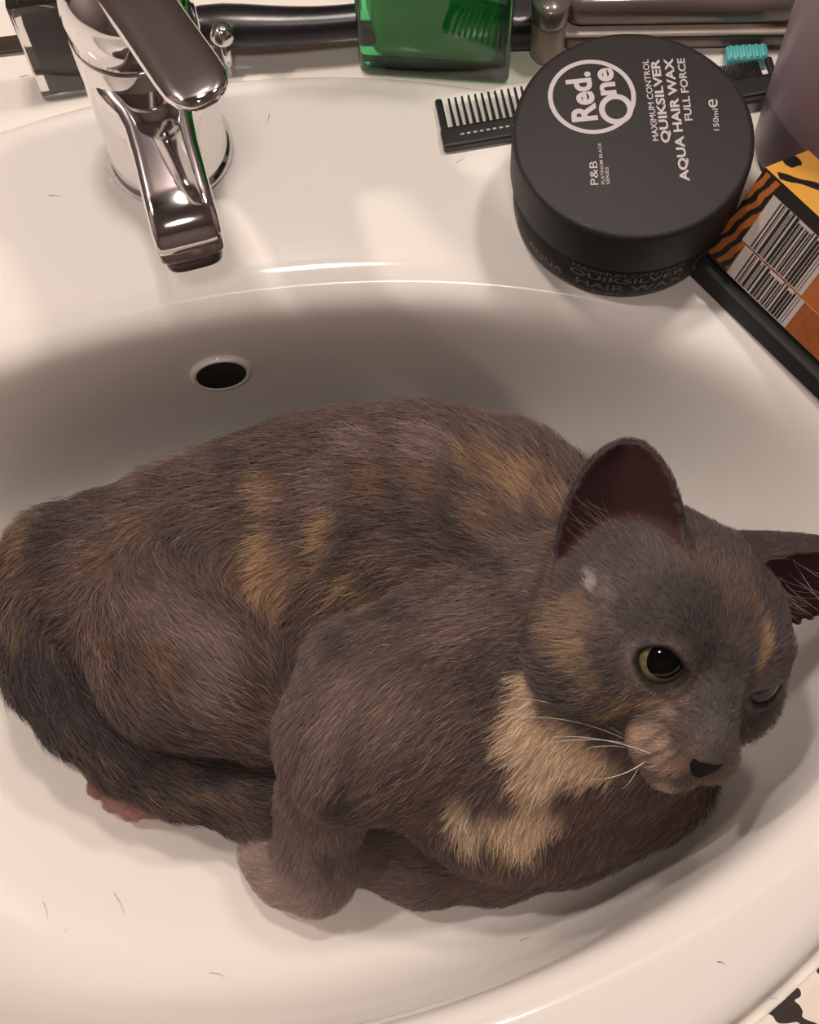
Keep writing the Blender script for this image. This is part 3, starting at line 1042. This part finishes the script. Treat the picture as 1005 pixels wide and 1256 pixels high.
FIELD = np.full(tuple(N), 0.05, np.float64)
order = []
for p in PIECES:
    if p['g'] not in order:
        order.append(p['g'])
for g in order:
    sub_f = None
    ps = [p for p in PIECES if p['g'] == g]
    l = np.min([extent(p)[0] for p in ps], 0)
    h = np.max([extent(p)[1] for p in ps], 0)
    sl, G = region(l, h, 0.02)
    for p in ps:
        dd = d_piece(G, p)
        sub_f = dd if sub_f is None else smin(sub_f, dd, p['k'])
    k = GROUP_BLEND[g]
    FIELD[sl] = sub_f if k == 0 and False else (np.minimum(FIELD[sl], sub_f) if k == 0 else smin(FIELD[sl], sub_f, k))
for e in EARS:
    l = np.minimum(e['b'], e['b'] + e['y'] * e['ln']) - 0.03
    h = np.maximum(e['b'], e['b'] + e['y'] * e['ln']) + 0.03
    sl, G = region(l, h, 0.0)
    FIELD[sl] = smin(FIELD[sl], d_ear(G, e), 0.0045)


# eye sockets and lids
def eye_open(P, E):
    """>0 inside the almond opening, and the distance from the eye's centre"""
    q = P - E['c']
    R_ = np.sqrt((q * q).sum(-1)) + 1e-9
    x = np.arctan2(q @ E['h'], q @ E['g'])
    y = np.arctan2(q @ E['v'], q @ E['g'])
    s = E['s']
    # inner corner lower than the outer one
    cr, sr = math.cos(0.30 * s), math.sin(0.30 * s)
    xr, yr = x * cr + y * sr, -x * sr + y * cr
    up_ = 0.54 if s < 0 else 0.36
    dn_ = 0.68 if s < 0 else 0.52
    lim = np.where(yr > 0, up_, dn_)
    return 1 - (np.abs(xr) / 0.80) ** 2 - (np.abs(yr) / lim) ** 2, R_


for E in EYES:
    sl, G = region(E['c'] - 0.022, E['c'] + 0.022, 0.0)
    op_, R_ = eye_open(G, E)
    cur = FIELD[sl]
    lids = np.abs(R_ - (E['r'] + 0.0011)) - 0.0013
    lids = np.maximum(lids, -((G - E['c']) @ E['g']) - 0.001)
    cur = smin(cur, lids, 0.0035)
    hole = np.maximum(-op_ * 0.0055, ((G - E['c']) @ E['g'] < 0) * 0.02 + R_ * 0 - 0.02)
    hole = np.where((G - E['c']) @ E['g'] > 0, -op_ * 0.0055, 0.02)
    hole = np.maximum(hole, E['r'] * 0.80 - R_)
    hole = np.maximum(hole, R_ - E['r'] - 0.011)
    FIELD[sl] = np.maximum(cur, -hole)
# mouth line and nostrils
def carve(a, b, r):
    a, b = np.array(a), np.array(b)
    sl, G = region(np.minimum(a, b) - r, np.maximum(a, b) + r, 0.004)
    d = d_cap(G, a, b, r, r)
    FIELD[sl] = -smin(-FIELD[sl], d, 0.0012)


for s in (-1, 1):
    carve(hd(0, -2.75, 4.42), hd(s * .8, -3.10, 3.92), .0010)
    carve(hd(s * .8, -3.10, 3.92), hd(s * 1.65, -2.98, 2.9), .0010)
carve(hd(0, -2.25, 4.70), hd(0, -2.8, 4.42), .0010)
# keep the body on the porcelain
sl, G = region(lo, hi, 0)
FIELD[sl] = np.maximum(FIELD[sl], (bowl_z(G[:, :, 0, 0], G[:, :, 0, 1]) + 0.0012)[:, :, None] - G[..., 2])
del G


def surface_nets(Fd):
    s = Fd < 0
    nx, ny, nz = Fd.shape
    c = [s[i:nx - 1 + i, j:ny - 1 + j, k:nz - 1 + k] for i in (0, 1) for j in (0, 1) for k in (0, 1)]
    cnt = sum(q.astype(np.int8) for q in c)
    act = (cnt > 0) & (cnt < 8)
    ids = -np.ones(act.shape, np.int64)
    I = np.argwhere(act)
    ids[act] = np.arange(len(I))
    acc = np.zeros((len(I), 3))
    num = np.zeros(len(I))
    offs = [np.array((i, j, k)) for i in (0, 1) for j in (0, 1) for k in (0, 1)]
    for a in range(8):
        for b in range(a + 1, 8):
            if np.abs(offs[a] - offs[b]).sum() != 1:
                continue
            A, B = I + offs[a], I + offs[b]
            fa, fb = Fd[tuple(A.T)], Fd[tuple(B.T)]
            m = (fa < 0) != (fb < 0)
            t = (fa / np.where(m, fa - fb, 1))[:, None]
            acc += np.where(m[:, None], A + (B - A) * t, 0)
            num += m
    V = acc / num[:, None]
    faces = []
    for ax in range(3):
        o = [np.zeros(3, int)] * 2
        d = np.zeros(3, int)
        d[ax] = 1
        u, w = np.eye(3, dtype=int)[(ax + 1) % 3], np.eye(3, dtype=int)[(ax + 2) % 3]
        sh = tuple(slice(0, Fd.shape[i] - d[i]) for i in range(3))
        sh2 = tuple(slice(d[i], None) for i in range(3))
        cr = s[sh] != s[sh2]
        Q = np.argwhere(cr)
        ok = np.all(Q - u - w >= 0, 1) & np.all(Q < np.array(act.shape), 1)
        Q = Q[ok]
        sgn = s[tuple(Q.T)]
        q = [ids[tuple((Q - a).T)] for a in (np.zeros(3, int), u, u + w, w)]
        q = np.stack(q, 1)
        q = np.where(sgn[:, None], q, q[:, ::-1])
        faces.append(q[(q >= 0).all(1)])
    return V, np.concatenate(faces)


V, Fq = surface_nets(FIELD)
V = lo + V * H
# light smoothing
ed = np.concatenate([Fq[:, [0, 1]], Fq[:, [1, 2]], Fq[:, [2, 3]], Fq[:, [3, 0]]])
ed = np.concatenate([ed, ed[:, ::-1]])
deg = np.bincount(ed[:, 0], minlength=len(V))[:, None]


def smooth_pass(V, lamb):
    a = np.stack([np.bincount(ed[:, 0], weights=V[ed[:, 1], i], minlength=len(V)) for i in range(3)], 1) / deg
    return V + (a - V) * lamb


for _ in range(3):
    V = smooth_pass(V, 0.5)
    V = smooth_pass(V, -0.52)
# keep only the largest connected piece
lab = np.arange(len(V))
for _ in range(400):
    nl = lab.copy()
    np.minimum.at(nl, ed[:, 0], lab[ed[:, 1]])
    nl = nl[nl]
    if (nl == lab).all():
        break
    lab = nl
big = np.bincount(lab).argmax()
keep = lab == big
remap = np.cumsum(keep) - 1
Fq = remap[Fq[keep[Fq].all(1)]]
V = V[keep]


def vnormals(V, Fq):
    n = np.cross(V[Fq[:, 2]] - V[Fq[:, 0]], V[Fq[:, 3]] - V[Fq[:, 1]])
    out = np.zeros_like(V)
    for k in range(4):
        for i in range(3):
            out[:, i] += np.bincount(Fq[:, k], weights=n[:, i], minlength=len(V))
    return out / (np.linalg.norm(out, axis=1)[:, None] + 1e-12)


VN = vnormals(V, Fq)

# ---- coat: colour, direction and length of the fur at each vertex
tones = dict(body=(.132, .090, .078), tail=(.068, .050, .048), head=(.100, .078, .074), muzzle=(.20, .142, .116), bridge=(.125, .105, .101), paw=(.40, .30, .27), leg=(.160, .118, .106), toe=(.34, .18, .16))
wsum = np.zeros(len(V))
FD = np.zeros_like(V)
FL = np.zeros(len(V))
COL = np.zeros_like(V)
for p in PIECES:
    w = np.exp(-np.maximum(d_piece(V, p), -0.002) / 0.0035)
    w = np.minimum(w, 2.0) + 1e-12
    FD += w[:, None] * p['d']
    FL += w * p['L']
    COL += w[:, None] * np.array(tones[p['tone']])
    wsum += w
FL /= wsum
COL /= wsum[:, None]


def vnoise(P, scale, seed):
    """smooth value noise"""
    r = np.random.default_rng(seed)
    tab = r.random(4096)
    q = P * scale
    i = np.floor(q).astype(int)
    f = q - i
    f = f * f * (3 - 2 * f)
    out = 0
    for a in (0, 1):
        for b in (0, 1):
            for c in (0, 1):
                hsh = ((i[:, 0] + a) * 73856093 ^ (i[:, 1] + b) * 19349663 ^ (i[:, 2] + c) * 83492791) & 4095
                out = out + tab[hsh] * (f[:, 0] if a else 1 - f[:, 0]) * (f[:, 1] if b else 1 - f[:, 1]) * (f[:, 2] if c else 1 - f[:, 2])
    return out


bvh = BVHTree.FromPolygons([tuple(q) for q in V], [tuple(int(k) for k in q) for q in Fq])


def on_body(px, py):
    d = ROT @ np.array([(px - 502.5) / FPX, (628 - py) / FPX, -1.0])
    h = bvh.ray_cast(Vector(CAM), Vector(nrmz(d)))
    return np.array(h[0]) if h[0] is not None else None


CREAM, GOLD, RUST, PALE, DARK, PINK, WHITE = (.74, .55, .38), (.43, .275, .155), (.22, .132, .088), (.260, .185, .158), (.046, .039, .038), (.42, .22, .19), (.60, .52, .47)
# tortoiseshell patches, some painting light and shade into the fur: where on the coat, half widths across and along (mm), angle, colour, strength
PATCHES = [
    (322, 690, 4.5, 13, 8, GOLD, .95), (352, 710, 4, 12, 5, GOLD, .6), (330, 605, 5, 9, -10, GOLD, .6), (398, 648, 4, 9, 20, GOLD, .8), (420, 720, 3, 9, 50, GOLD, .55), (400, 590, 8, 10, 0, PALE, .5), (300, 560, 8, 8, 0, DARK, .5),
    (250, 540, 12, 8, 60, DARK, .6), (445, 540, 10, 8, 80, PALE, .7), (530, 545, 12, 9, 80, PALE, .7), (600, 570, 10, 10, 70, RUST, .8), (650, 590, 8, 9, 40, GOLD, .5), (690, 620, 5, 8, 30, GOLD, .5), (590, 640, 9, 8, 60, RUST, .5), (640, 600, 2.2, 9, 10, GOLD, .6), (615, 585, 2, 8, 0, GOLD, .55), (575, 575, 2, 8, -5, GOLD, .4), (540, 560, 2, 7, -5, PALE, .6), (500, 555, 2.2, 8, -5, PALE, .6), (460, 580, 2, 8, 0, RUST, .7), (395, 690, 2.2, 8, 30, GOLD, .5), (335, 740, 3, 7, 0, GOLD, .6),  # pale and gold streaks, partly painting the back-lit top of the back
    (500, 625, 5, 16, -30, DARK, .6), (440, 650, 4, 15, -30, DARK, .5), (560, 640, 4, 13, -35, DARK, .6), (600, 690, 18, 6, 60, DARK, .6), (480, 745, 18, 6, 50, DARK, .55), (560, 600, 9, 6, 0, DARK, .4), (415, 790, 6, 10, -35, DARK, .5), (530, 590, 3, 9, -20, RUST, .7), (470, 600, 3, 9, -20, RUST, .6), (480, 690, 4, 12, 120, RUST, .6), (450, 730, 3, 13, 125, GOLD, .4),  # dark tabby streaks, plus shade painted into the valley behind the shoulder
    (120, 690, 10, 10, 30, RUST, .4), (170, 640, 12, 10, 40, RUST, .35), (200, 750, 12, 11, 60, PALE, .6), (260, 790, 14, 10, 60, PALE, .75), (255, 855, 12, 11, 60, PALE, .85), (320, 800, 8, 8, 60, PALE, .5), (320, 860, 10, 10, 60, RUST, .4), (150, 740, 10, 9, 40, PALE, .4), (270, 720, 12, 8, 70, RUST, .4),  # rump mottling; PALE also paints the light on the haunch
    (230, 660, 12, 9, 50, DARK, .35), (190, 810, 9, 9, 40, RUST, .4), (120, 800, 6, 9, 0, RUST, .4), (25, 690, 7, 14, 10, RUST, .6), (40, 640, 8, 9, 30, GOLD, .25), (20, 760, 5, 8, 0, GOLD, .25), (70, 850, 9, 14, 30, DARK, .6), (180, 930, 14, 9, 80, DARK, .5), (290, 985, 12, 6, 80, RUST, .25),
    (560, 760, 14, 12, 120, PALE, .30), (480, 880, 10, 16, 20, PALE, .45), (420, 860, 8, 12, 20, PALE, .55), (600, 820, 9, 12, 0, DARK, .35), (540, 930, 10, 12, 0, RUST, .35), (400, 930, 6, 14, 0, PALE, .5), (372, 980, 6, 18, 0, PALE, .4), (425, 990, 5, 14, 0, DARK, .6), (390, 1050, 9, 10, 0, PALE, .55), (400, 1060, 4, 8, 0, DARK, .4),  # broad PALE on the near foreleg stands in for its lit edge
    (682, 925, 14, 12, 20, CREAM, 1.0), (640, 905, 7, 12, 0, CREAM, 1.0), (720, 935, 10, 8, 30, CREAM, .85), (645, 860, 5, 10, 0, CREAM, .8), (655, 960, 8, 8, 0, CREAM, .9), (640, 1020, 12, 8, 80, CREAM, .95), (668, 1003, 8, 8, 0, CREAM, .85), (570, 1012, 13, 5, 80, CREAM, .7), (605, 1010, 9, 5, 80, CREAM, .6), (620, 1045, 8, 3, 80, GOLD, .5), (520, 1000, 6, 5, 0, GOLD, .3),
    (690, 765, 10, 10, 0, GOLD, .40), (665, 740, 5, 8, 0, GOLD, .3), (705, 805, 5, 6, 0, GOLD, .4), (725, 840, 4, 5, 0, GOLD, .3), (760, 870, 3, 7, 60, GOLD, .6), (770, 850, 2, 6, 60, GOLD, .4), (726, 712, 1.8, 3.6, 10, WHITE, .7), (745, 725, 3, 5, 0, PALE, .5),
    (805, 920, 8, 5, 55, (.46, .31, .23), .9), (830, 945, 7, 4, 60, (.42, .27, .20), .8), (780, 905, 5, 4, 50, (.50, .32, .22), .8), (820, 968, 7, 3, 70, CREAM, .5), (822, 872, 1.8, 2.4, 0, (.45, .30, .23), .8), (842, 860, 1.2, 2, 30, PINK, .5), (800, 860, 4, 4, 0, GOLD, .35), (790, 830, 4, 8, 20, PALE, .5),
    (800, 908, .9, 5, 55, DARK, .7), (812, 922, .8, 5, 60, DARK, .7), (798, 928, .8, 4, 60, DARK, .6), (826, 930, .8, 4, 50, DARK, .6), (800, 960, 1, 5, 80, DARK, .6),
    (938, 795, 2.2, 9, 10, GOLD, .9), (930, 760, 2.5, 7, 0, RUST, .6), (905, 720, 7, 9, 0, RUST, .45), (860, 690, 8, 7, 0, RUST, .4), (850, 740, 10, 10, 0, DARK, .45), (790, 760, 8, 9, 0, DARK, .4), (880, 890, 4.5, 6, 0, (.17, .145, .135), .8), (870, 860, 4, 8, 0, (.13, .11, .105), .6), (925, 880, 5, 5, 0, DARK, .3), (885, 800, 6, 12, 0, DARK, .25), (835, 905, 4, 4, 0, DARK, .3),
    (650, 700, 6, 8, 0, PALE, .35), (690, 650, 5, 10, 0, PALE, .4),
]
nA = vnoise(V, 120, 1)
nB = vnoise(V, 320, 2)
nC = vnoise(V, 60, 3)
COL *= (0.70 + 0.35 * nA + 0.35 * nC)[:, None]
mot = np.clip((vnoise(V, 95, 5) - .52) * 4, 0, 1) * np.clip((nB - .25) * 2, 0, 1) * 0.6
onb = np.clip(FL / 0.006, 0, 1)
COL += (np.array(RUST) - COL) * (mot * onb)[:, None]
RX, RY = ROT[:, 0], ROT[:, 1]
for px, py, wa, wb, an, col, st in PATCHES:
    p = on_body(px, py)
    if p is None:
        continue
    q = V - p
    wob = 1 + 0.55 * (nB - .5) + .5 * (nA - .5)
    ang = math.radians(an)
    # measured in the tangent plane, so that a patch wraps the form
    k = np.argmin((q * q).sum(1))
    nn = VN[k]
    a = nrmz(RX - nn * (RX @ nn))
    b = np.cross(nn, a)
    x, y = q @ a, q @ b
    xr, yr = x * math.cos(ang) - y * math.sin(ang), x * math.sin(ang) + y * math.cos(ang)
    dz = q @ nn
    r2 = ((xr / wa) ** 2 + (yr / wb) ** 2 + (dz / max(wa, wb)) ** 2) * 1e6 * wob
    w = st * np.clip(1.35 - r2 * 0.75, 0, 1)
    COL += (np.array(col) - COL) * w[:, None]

# ears: dark skin inside, short fur behind
EARIN = np.zeros(len(V))
for e in EARS:
    q = V - e['b']
    x, y, z = q @ e['x'], q @ e['y'], q @ e['z']
    ins = (y > 0.002) & (y < e['ln'] + .004) & (np.abs(x) < ear_w(e, y) + .004) & (np.abs(z) < .02)
    de = d_ear(V, e)
    near = ins & (de < 0.003)
    inner = near & ((VN @ e['z']) > 0.25) & (np.abs(x) < ear_w(e, y) - .0012)
    EARIN[inner] = 1
    COL[near] = np.array((.075, .055, .050))
    COL[inner] = np.array((.060, .026, .027))
    FL[near] = 0.0022
    FD[near] = e['y'] + 0 * FD[near]
# eyelids stay short and dark
EYEN = np.zeros(len(V))
for E in EYES:
    op_, R_ = eye_open(V, E)
    rim = (R_ < E['r'] + 0.0042) & ((V - E['c']) @ E['g'] > 0)
    wl = np.clip(1 - np.abs(op_) / 0.55, 0, 1) * rim
    inn = rim & (op_ > -0.22)
    EYEN[inn] = 1
    ring = np.clip(1 - np.abs(op_ + 0.62) / 0.30, 0, 1) * rim * (0.3 + 0.7 * nB)
    COL[:] = COL + (np.array((.30, .225, .18)) - COL) * (0.6 * ring)[:, None]
    COL[:] = COL + (np.array((.028, .021, .019)) - COL) * (wl * (op_ > -0.32))[:, None]
    FL[rim] = np.minimum(FL[rim], 0.0016)
NOSE_C = hd(0, -2.15, 4.57)
nosew = np.clip(1.6 - np.linalg.norm((V - NOSE_C) @ HA.T / (np.array((.62, .42, .6)) * HS), axis=1), 0, 1)
FL *= 1 - 0.9 * nosew

FD -= (FD * VN).sum(1)[:, None] * VN
FD /= np.linalg.norm(FD, axis=1)[:, None] + 1e-9

M_skin = bpy.data.materials.new('cat_coat')
M_skin.use_nodes = True
nt = M_skin.node_tree
b = nt.nodes['Principled BSDF']
b.inputs['Roughness'].default_value = 0.75
b.inputs['Specular IOR Level'].default_value = 0.2
an = nt.nodes.new('ShaderNodeAttribute')
an.attribute_name = 'coat'
nt.links.new(an.outputs['Color'], b.inputs['Base Color'])
me = bpy.data.meshes.new('cat')
me.from_pydata(V.tolist(), [], Fq.tolist())
me.update()
ca_ = me.attributes.new('coat', 'FLOAT_COLOR', 'POINT')
ca_.data.foreach_set('color', np.c_[COL * 0.8, np.ones(len(V))].astype(np.float32).ravel())
cat = finish('cat', me, M_skin, label='grey-brown tortoiseshell cat with cream bib curled up in the washbasin', category='cat')

# ---- fur
M_fur = bpy.data.materials.new('fur')
M_fur.use_nodes = True
nt = M_fur.node_tree
b = nt.nodes['Principled BSDF']
b.inputs['Roughness'].default_value = 0.55
b.inputs['Specular IOR Level'].default_value = 0.35
an = nt.nodes.new('ShaderNodeAttribute')
an.attribute_name = 'coat'
nt.links.new(an.outputs['Color'], b.inputs['Base Color'])


def hair_object(name, P, R_, colr, parent, **props):
    """P: hairs x points x 3"""
    hc = bpy.data.hair_curves.new(name)
    n_, m_ = P.shape[:2]
    hc.add_curves([m_] * n_)
    hc.position_data.foreach_set('vector', P.astype(np.float32).ravel())
    ra = hc.attributes.get('radius') or hc.attributes.new('radius', 'FLOAT', 'POINT')
    ra.data.foreach_set('value', R_.astype(np.float32).ravel())
    co = hc.attributes.new('coat', 'FLOAT_COLOR', 'CURVE')
    co.data.foreach_set('color', np.c_[colr, np.ones(n_)].astype(np.float32).ravel())
    hc.materials.append(M_fur)
    o = bpy.data.objects.new(name, hc)
    C.objects.link(o)
    o.parent = parent
    for k, q in props.items():
        o[k] = q
    return o


HAIRS = 190000
tri = np.concatenate([Fq[:, [0, 1, 2]], Fq[:, [0, 2, 3]]])
area = np.linalg.norm(np.cross(V[tri[:, 1]] - V[tri[:, 0]], V[tri[:, 2]] - V[tri[:, 0]]), axis=1)
cen = V[tri].mean(1)
vis = (VN[tri].mean(1) @ nrmz(CAM - V.mean(0))) > -0.75          # none where the body lies on the porcelain
Lt = FL[tri].mean(1)
dens = area * vis * np.clip(0.0055 / np.maximum(Lt, 0.002), 0.75, 2.4) * (EARIN[tri].mean(1) < .3) * (EYEN[tri].max(1) < .5) * (nosew[tri].mean(1) < .6)
pick = rng.choice(len(tri), HAIRS, p=dens / dens.sum())
u, w = rng.random((2, HAIRS))
fl = u + w > 1
u[fl], w[fl] = 1 - u[fl], 1 - w[fl]
bc = np.stack([1 - u - w, u, w], 1)


def lerp(Aq):
    return (Aq[tri[pick]] * bc.reshape(HAIRS, 3, *([1] * (Aq.ndim - 1)))).sum(1)


RP, RN, RD, RL, RC = lerp(V), lerp(VN), lerp(FD), lerp(FL), lerp(COL)
RN /= np.linalg.norm(RN, axis=1)[:, None]
clump = np.stack([vnoise(RP, 260, 20 + i) for i in range(3)], 1) - .5
clump2 = np.stack([vnoise(RP, 700, 30 + i) for i in range(3)], 1) - .5
jit = rng.normal(size=(HAIRS, 3))
RD = RD + clump * 0.45 + clump2 * 0.38 + jit * 0.16
RD -= (RD * RN).sum(1)[:, None] * RN
RD /= np.linalg.norm(RD, axis=1)[:, None] + 1e-9
lift = 0.42 + 0.25 * rng.random(HAIRS) + 0.5 * clump2[:, 0]
RL = RL * (0.65 + 0.6 * rng.random(HAIRS))
pts = [RP - RN * 0.0003]
for t, bend in ((0.35, 1.0), (0.70, 0.85), (1.0, 0.62)):
    pts.append(RP + RL[:, None] * t * (RD * (0.75 + .25 * t) + RN * (lift * bend)[:, None]))
HP = np.stack(pts, 1)
# stay above the porcelain
bz = bowl_z(HP[..., 0], HP[..., 1]) + 0.0003
HP[..., 2] = np.maximum(HP[..., 2], bz)
rad = np.outer(np.clip(RL / 0.006, 0.55, 1.1) * 0.000085, np.array((1.0, 0.95, 0.7, 0.15)))
br = 0.62 + 0.75 * rng.random(HAIRS) ** 1.4
lightb = rng.random(HAIRS) < 0.05
hcol = RC * br[:, None] * 1.15
hcol[lightb] = np.minimum(hcol[lightb] * 1.9 + .02, .8)
hair_object('fur', HP, rad, np.clip(hcol, 0, 1), cat, kind='stuff')


def strands(name, items, rad0, col, **props):
    Pn = []
    for p0, p1, sag in items:
        p0, p1 = np.array(p0), np.array(p1)
        t = np.linspace(0, 1, 8)[:, None]
        Pn.append(p0 + (p1 - p0) * t + np.array(sag) * (4 * t * (1 - t)))
    Pn = np.array(Pn)
    R_ = np.outer(np.ones(len(Pn)), rad0 * np.linspace(1, .25, 8))
    return hair_object(name, Pn, R_, np.tile(np.array(col), (len(Pn), 1)), cat, **props)


# ---- eyes
M_eye = mat('eye_white', (0.02, 0.016, 0.014), 0.12, coat=0.0, spec=0.12)
M_iris = mat('iris_green', (0.09, 0.095, 0.050), 0.15, coat=0.2, spec=.3, noise=(0.17, 0.145, 0.055), scale=700)
M_pupil = mat('pupil_black', (0.003, 0.003, 0.003), 0.04, coat=0.0, spec=0.35)
for E in EYES:
    gz = nrmz(E['g'] + E['v'] * (0.22 if E['s'] < 0 else 0.0) + E['h'] * (0.06 if E['s'] < 0 else -.1))
    gx = nrmz(np.cross(E['v'], gz))
    gy = np.cross(gz, gx)
    bm = bmesh.new()
    lathe(bm, [(E['r'] * math.sin(a), -E['r'] * math.cos(a)) for a in np.linspace(0, math.pi, 25)], 40)
    bm.transform(frame(E['c'], gx, gy, gz))
    eye = from_bm('eye', bm, M_eye, cat)
    for nm, a0, rr, mt_ in (('iris', 0.96, 1.006, M_iris), ('pupil', 0.62, 1.012, M_pupil)):
        bm = bmesh.new()
        lathe(bm, [(E['r'] * rr * math.sin(a), E['r'] * rr * math.cos(a)) for a in np.linspace(a0, 0, 12)], 40)
        bm.transform(frame(E['c'], gx, gy, gz))
        from_bm(nm, bm, mt_, eye)

# ---- nose leather
bm = bmesh.new()
rows = []
for j, (t, wd, fwd) in enumerate(((-1.28, .40, 4.62), (-1.42, .56, 4.78), (-1.60, .60, 4.86), (-1.78, .46, 4.84), (-1.95, .22, 4.74), (-2.06, .06, 4.62))):
    rows.append([bm.verts.new(hd(1.45 * wd * x, 1.6 * (t + 1.6) - 2.15 - (0.06 if abs(x) > .9 else 0), fwd - .10 - .20 * x * x)) for x in (-1, -.66, -.33, 0, .33, .66, 1)])
for A_, B_ in zip(rows, rows[1:]):
    for k in range(6):
        bm.faces.new((A_[k], B_[k], B_[k + 1], A_[k + 1]))
back = [bm.verts.new(hd(0, -2.0, 4.0))]
per = rows[0] + [r[-1] for r in rows[1:]] + rows[-1][-2::-1] + [r[0] for r in rows[-2:0:-1]]
for a_, b_ in zip(per, per[1:] + per[:1]):
    bm.faces.new((a_, b_, back[0]))
nose = from_bm('nose', bm, mat('nose_leather', (0.010, 0.006, 0.006), 0.75, spec=.2, bump=0.2, scale=1500), cat)
sub = nose.modifiers.new('s', 'SUBSURF')
sub.levels = sub.render_levels = 2

# ---- whiskers, brow hairs and the pale hairs inside the ears
def cam_off(p, px, py, dz=0.0):
    """move a point sideways as seen, given in pixels, plus dz metres towards the lamp"""
    k = 0.55 / FPX
    return p + ROT[:, 0] * px * k - ROT[:, 1] * py * k + ROT[:, 2] * dz


for px, py, ex_, ey_, dz, sg in ((767, 903, -137, -50, .012, 10), (770, 908, -130, -34, .015, 8), (772, 912, -100, -8, .014, 4), (775, 918, -60, -6, .012, 3), (792, 934, -68, 14, .010, -6), (784, 940, -24, 24, .006, -4), (800, 925, -120, -30, .02, 6)):
    p = on_body(px, py)
    if p is None:
        continue
    strands('whisker', [(p, cam_off(p, ex_, ey_, dz), ROT[:, 1] * sg * .0003)], 0.00017, (.85, .78, .70))
it = []
for k in range(34):
    y0 = 0.004 + 0.016 * random.random()
    e = EARS[0]
    x0 = -0.012 + 0.020 * random.random()
    p = e['b'] + e['y'] * y0 + e['x'] * x0 - e['z'] * 0.003
    it.append((p, p + e['y'] * (0.004 + .010 * random.random()) + e['x'] * (-0.010 + .004 * random.random()) + e['z'] * .007, e['z'] * .001))
strands('ear_hair', it, 0.00006, (.42, .33, .30), kind='stuff')
it = []
e = EARS[1]
for k in range(26):
    p = e['b'] + e['y'] * (0.002 + .018 * random.random()) + e['x'] * (random.random() * .024 - .012) - e['z'] * .003
    it.append((p, p + e['y'] * (.004 + .012 * random.random()) + e['z'] * (.006 + .014 * random.random()) + e['x'] * .012 * (random.random() - .5), e['z'] * .001))
strands('ear_hair', it, 0.00006, (.55, .49, .44), kind='stuff')

# ---- loose hairs shed on the porcelain
it = []
for px, py, dx, dy in ((40, 1100, 8, 25), (70, 1135, -3, 6), (130, 1090, 14, 30), (60, 240, 16, 3), (330, 140, -4, 14), (372, 118, 8, 6), (560, 200, 10, -6), (250, 1190, 20, 6), (640, 1150, 14, -4), (35, 75, 3, 6), (25, 95, 10, -2), (880, 1180, 8, 4), (945, 1225, 10, 2)):
    z = -0.002
    for _ in range(4):
        q = at(px, py, z)
        z = 0.6 * z + 0.4 * max(float(bowl_z(q[0], q[1])), -0.13) if py > 300 else 0.0
    if py < 130:
        z = ZC
    p0, p1 = at(px, py, z), at(px + dx, py + dy, z)
    for p in (p0, p1):
        p[2] = (bowl_z(p[0], p[1]) if py > 300 and px < 900 else z) + 0.0003
    it.append((p0, p1, (0.0006, 0.0004, 0.0002)))
hc_ = strands('loose_hairs', it, 0.00009, (.05, .04, .035))
hc_.parent = None
hc_['kind'] = 'stuff'
hc_['label'] = 'thin shed cat hairs scattered on the white porcelain'
hc_['category'] = 'hair'
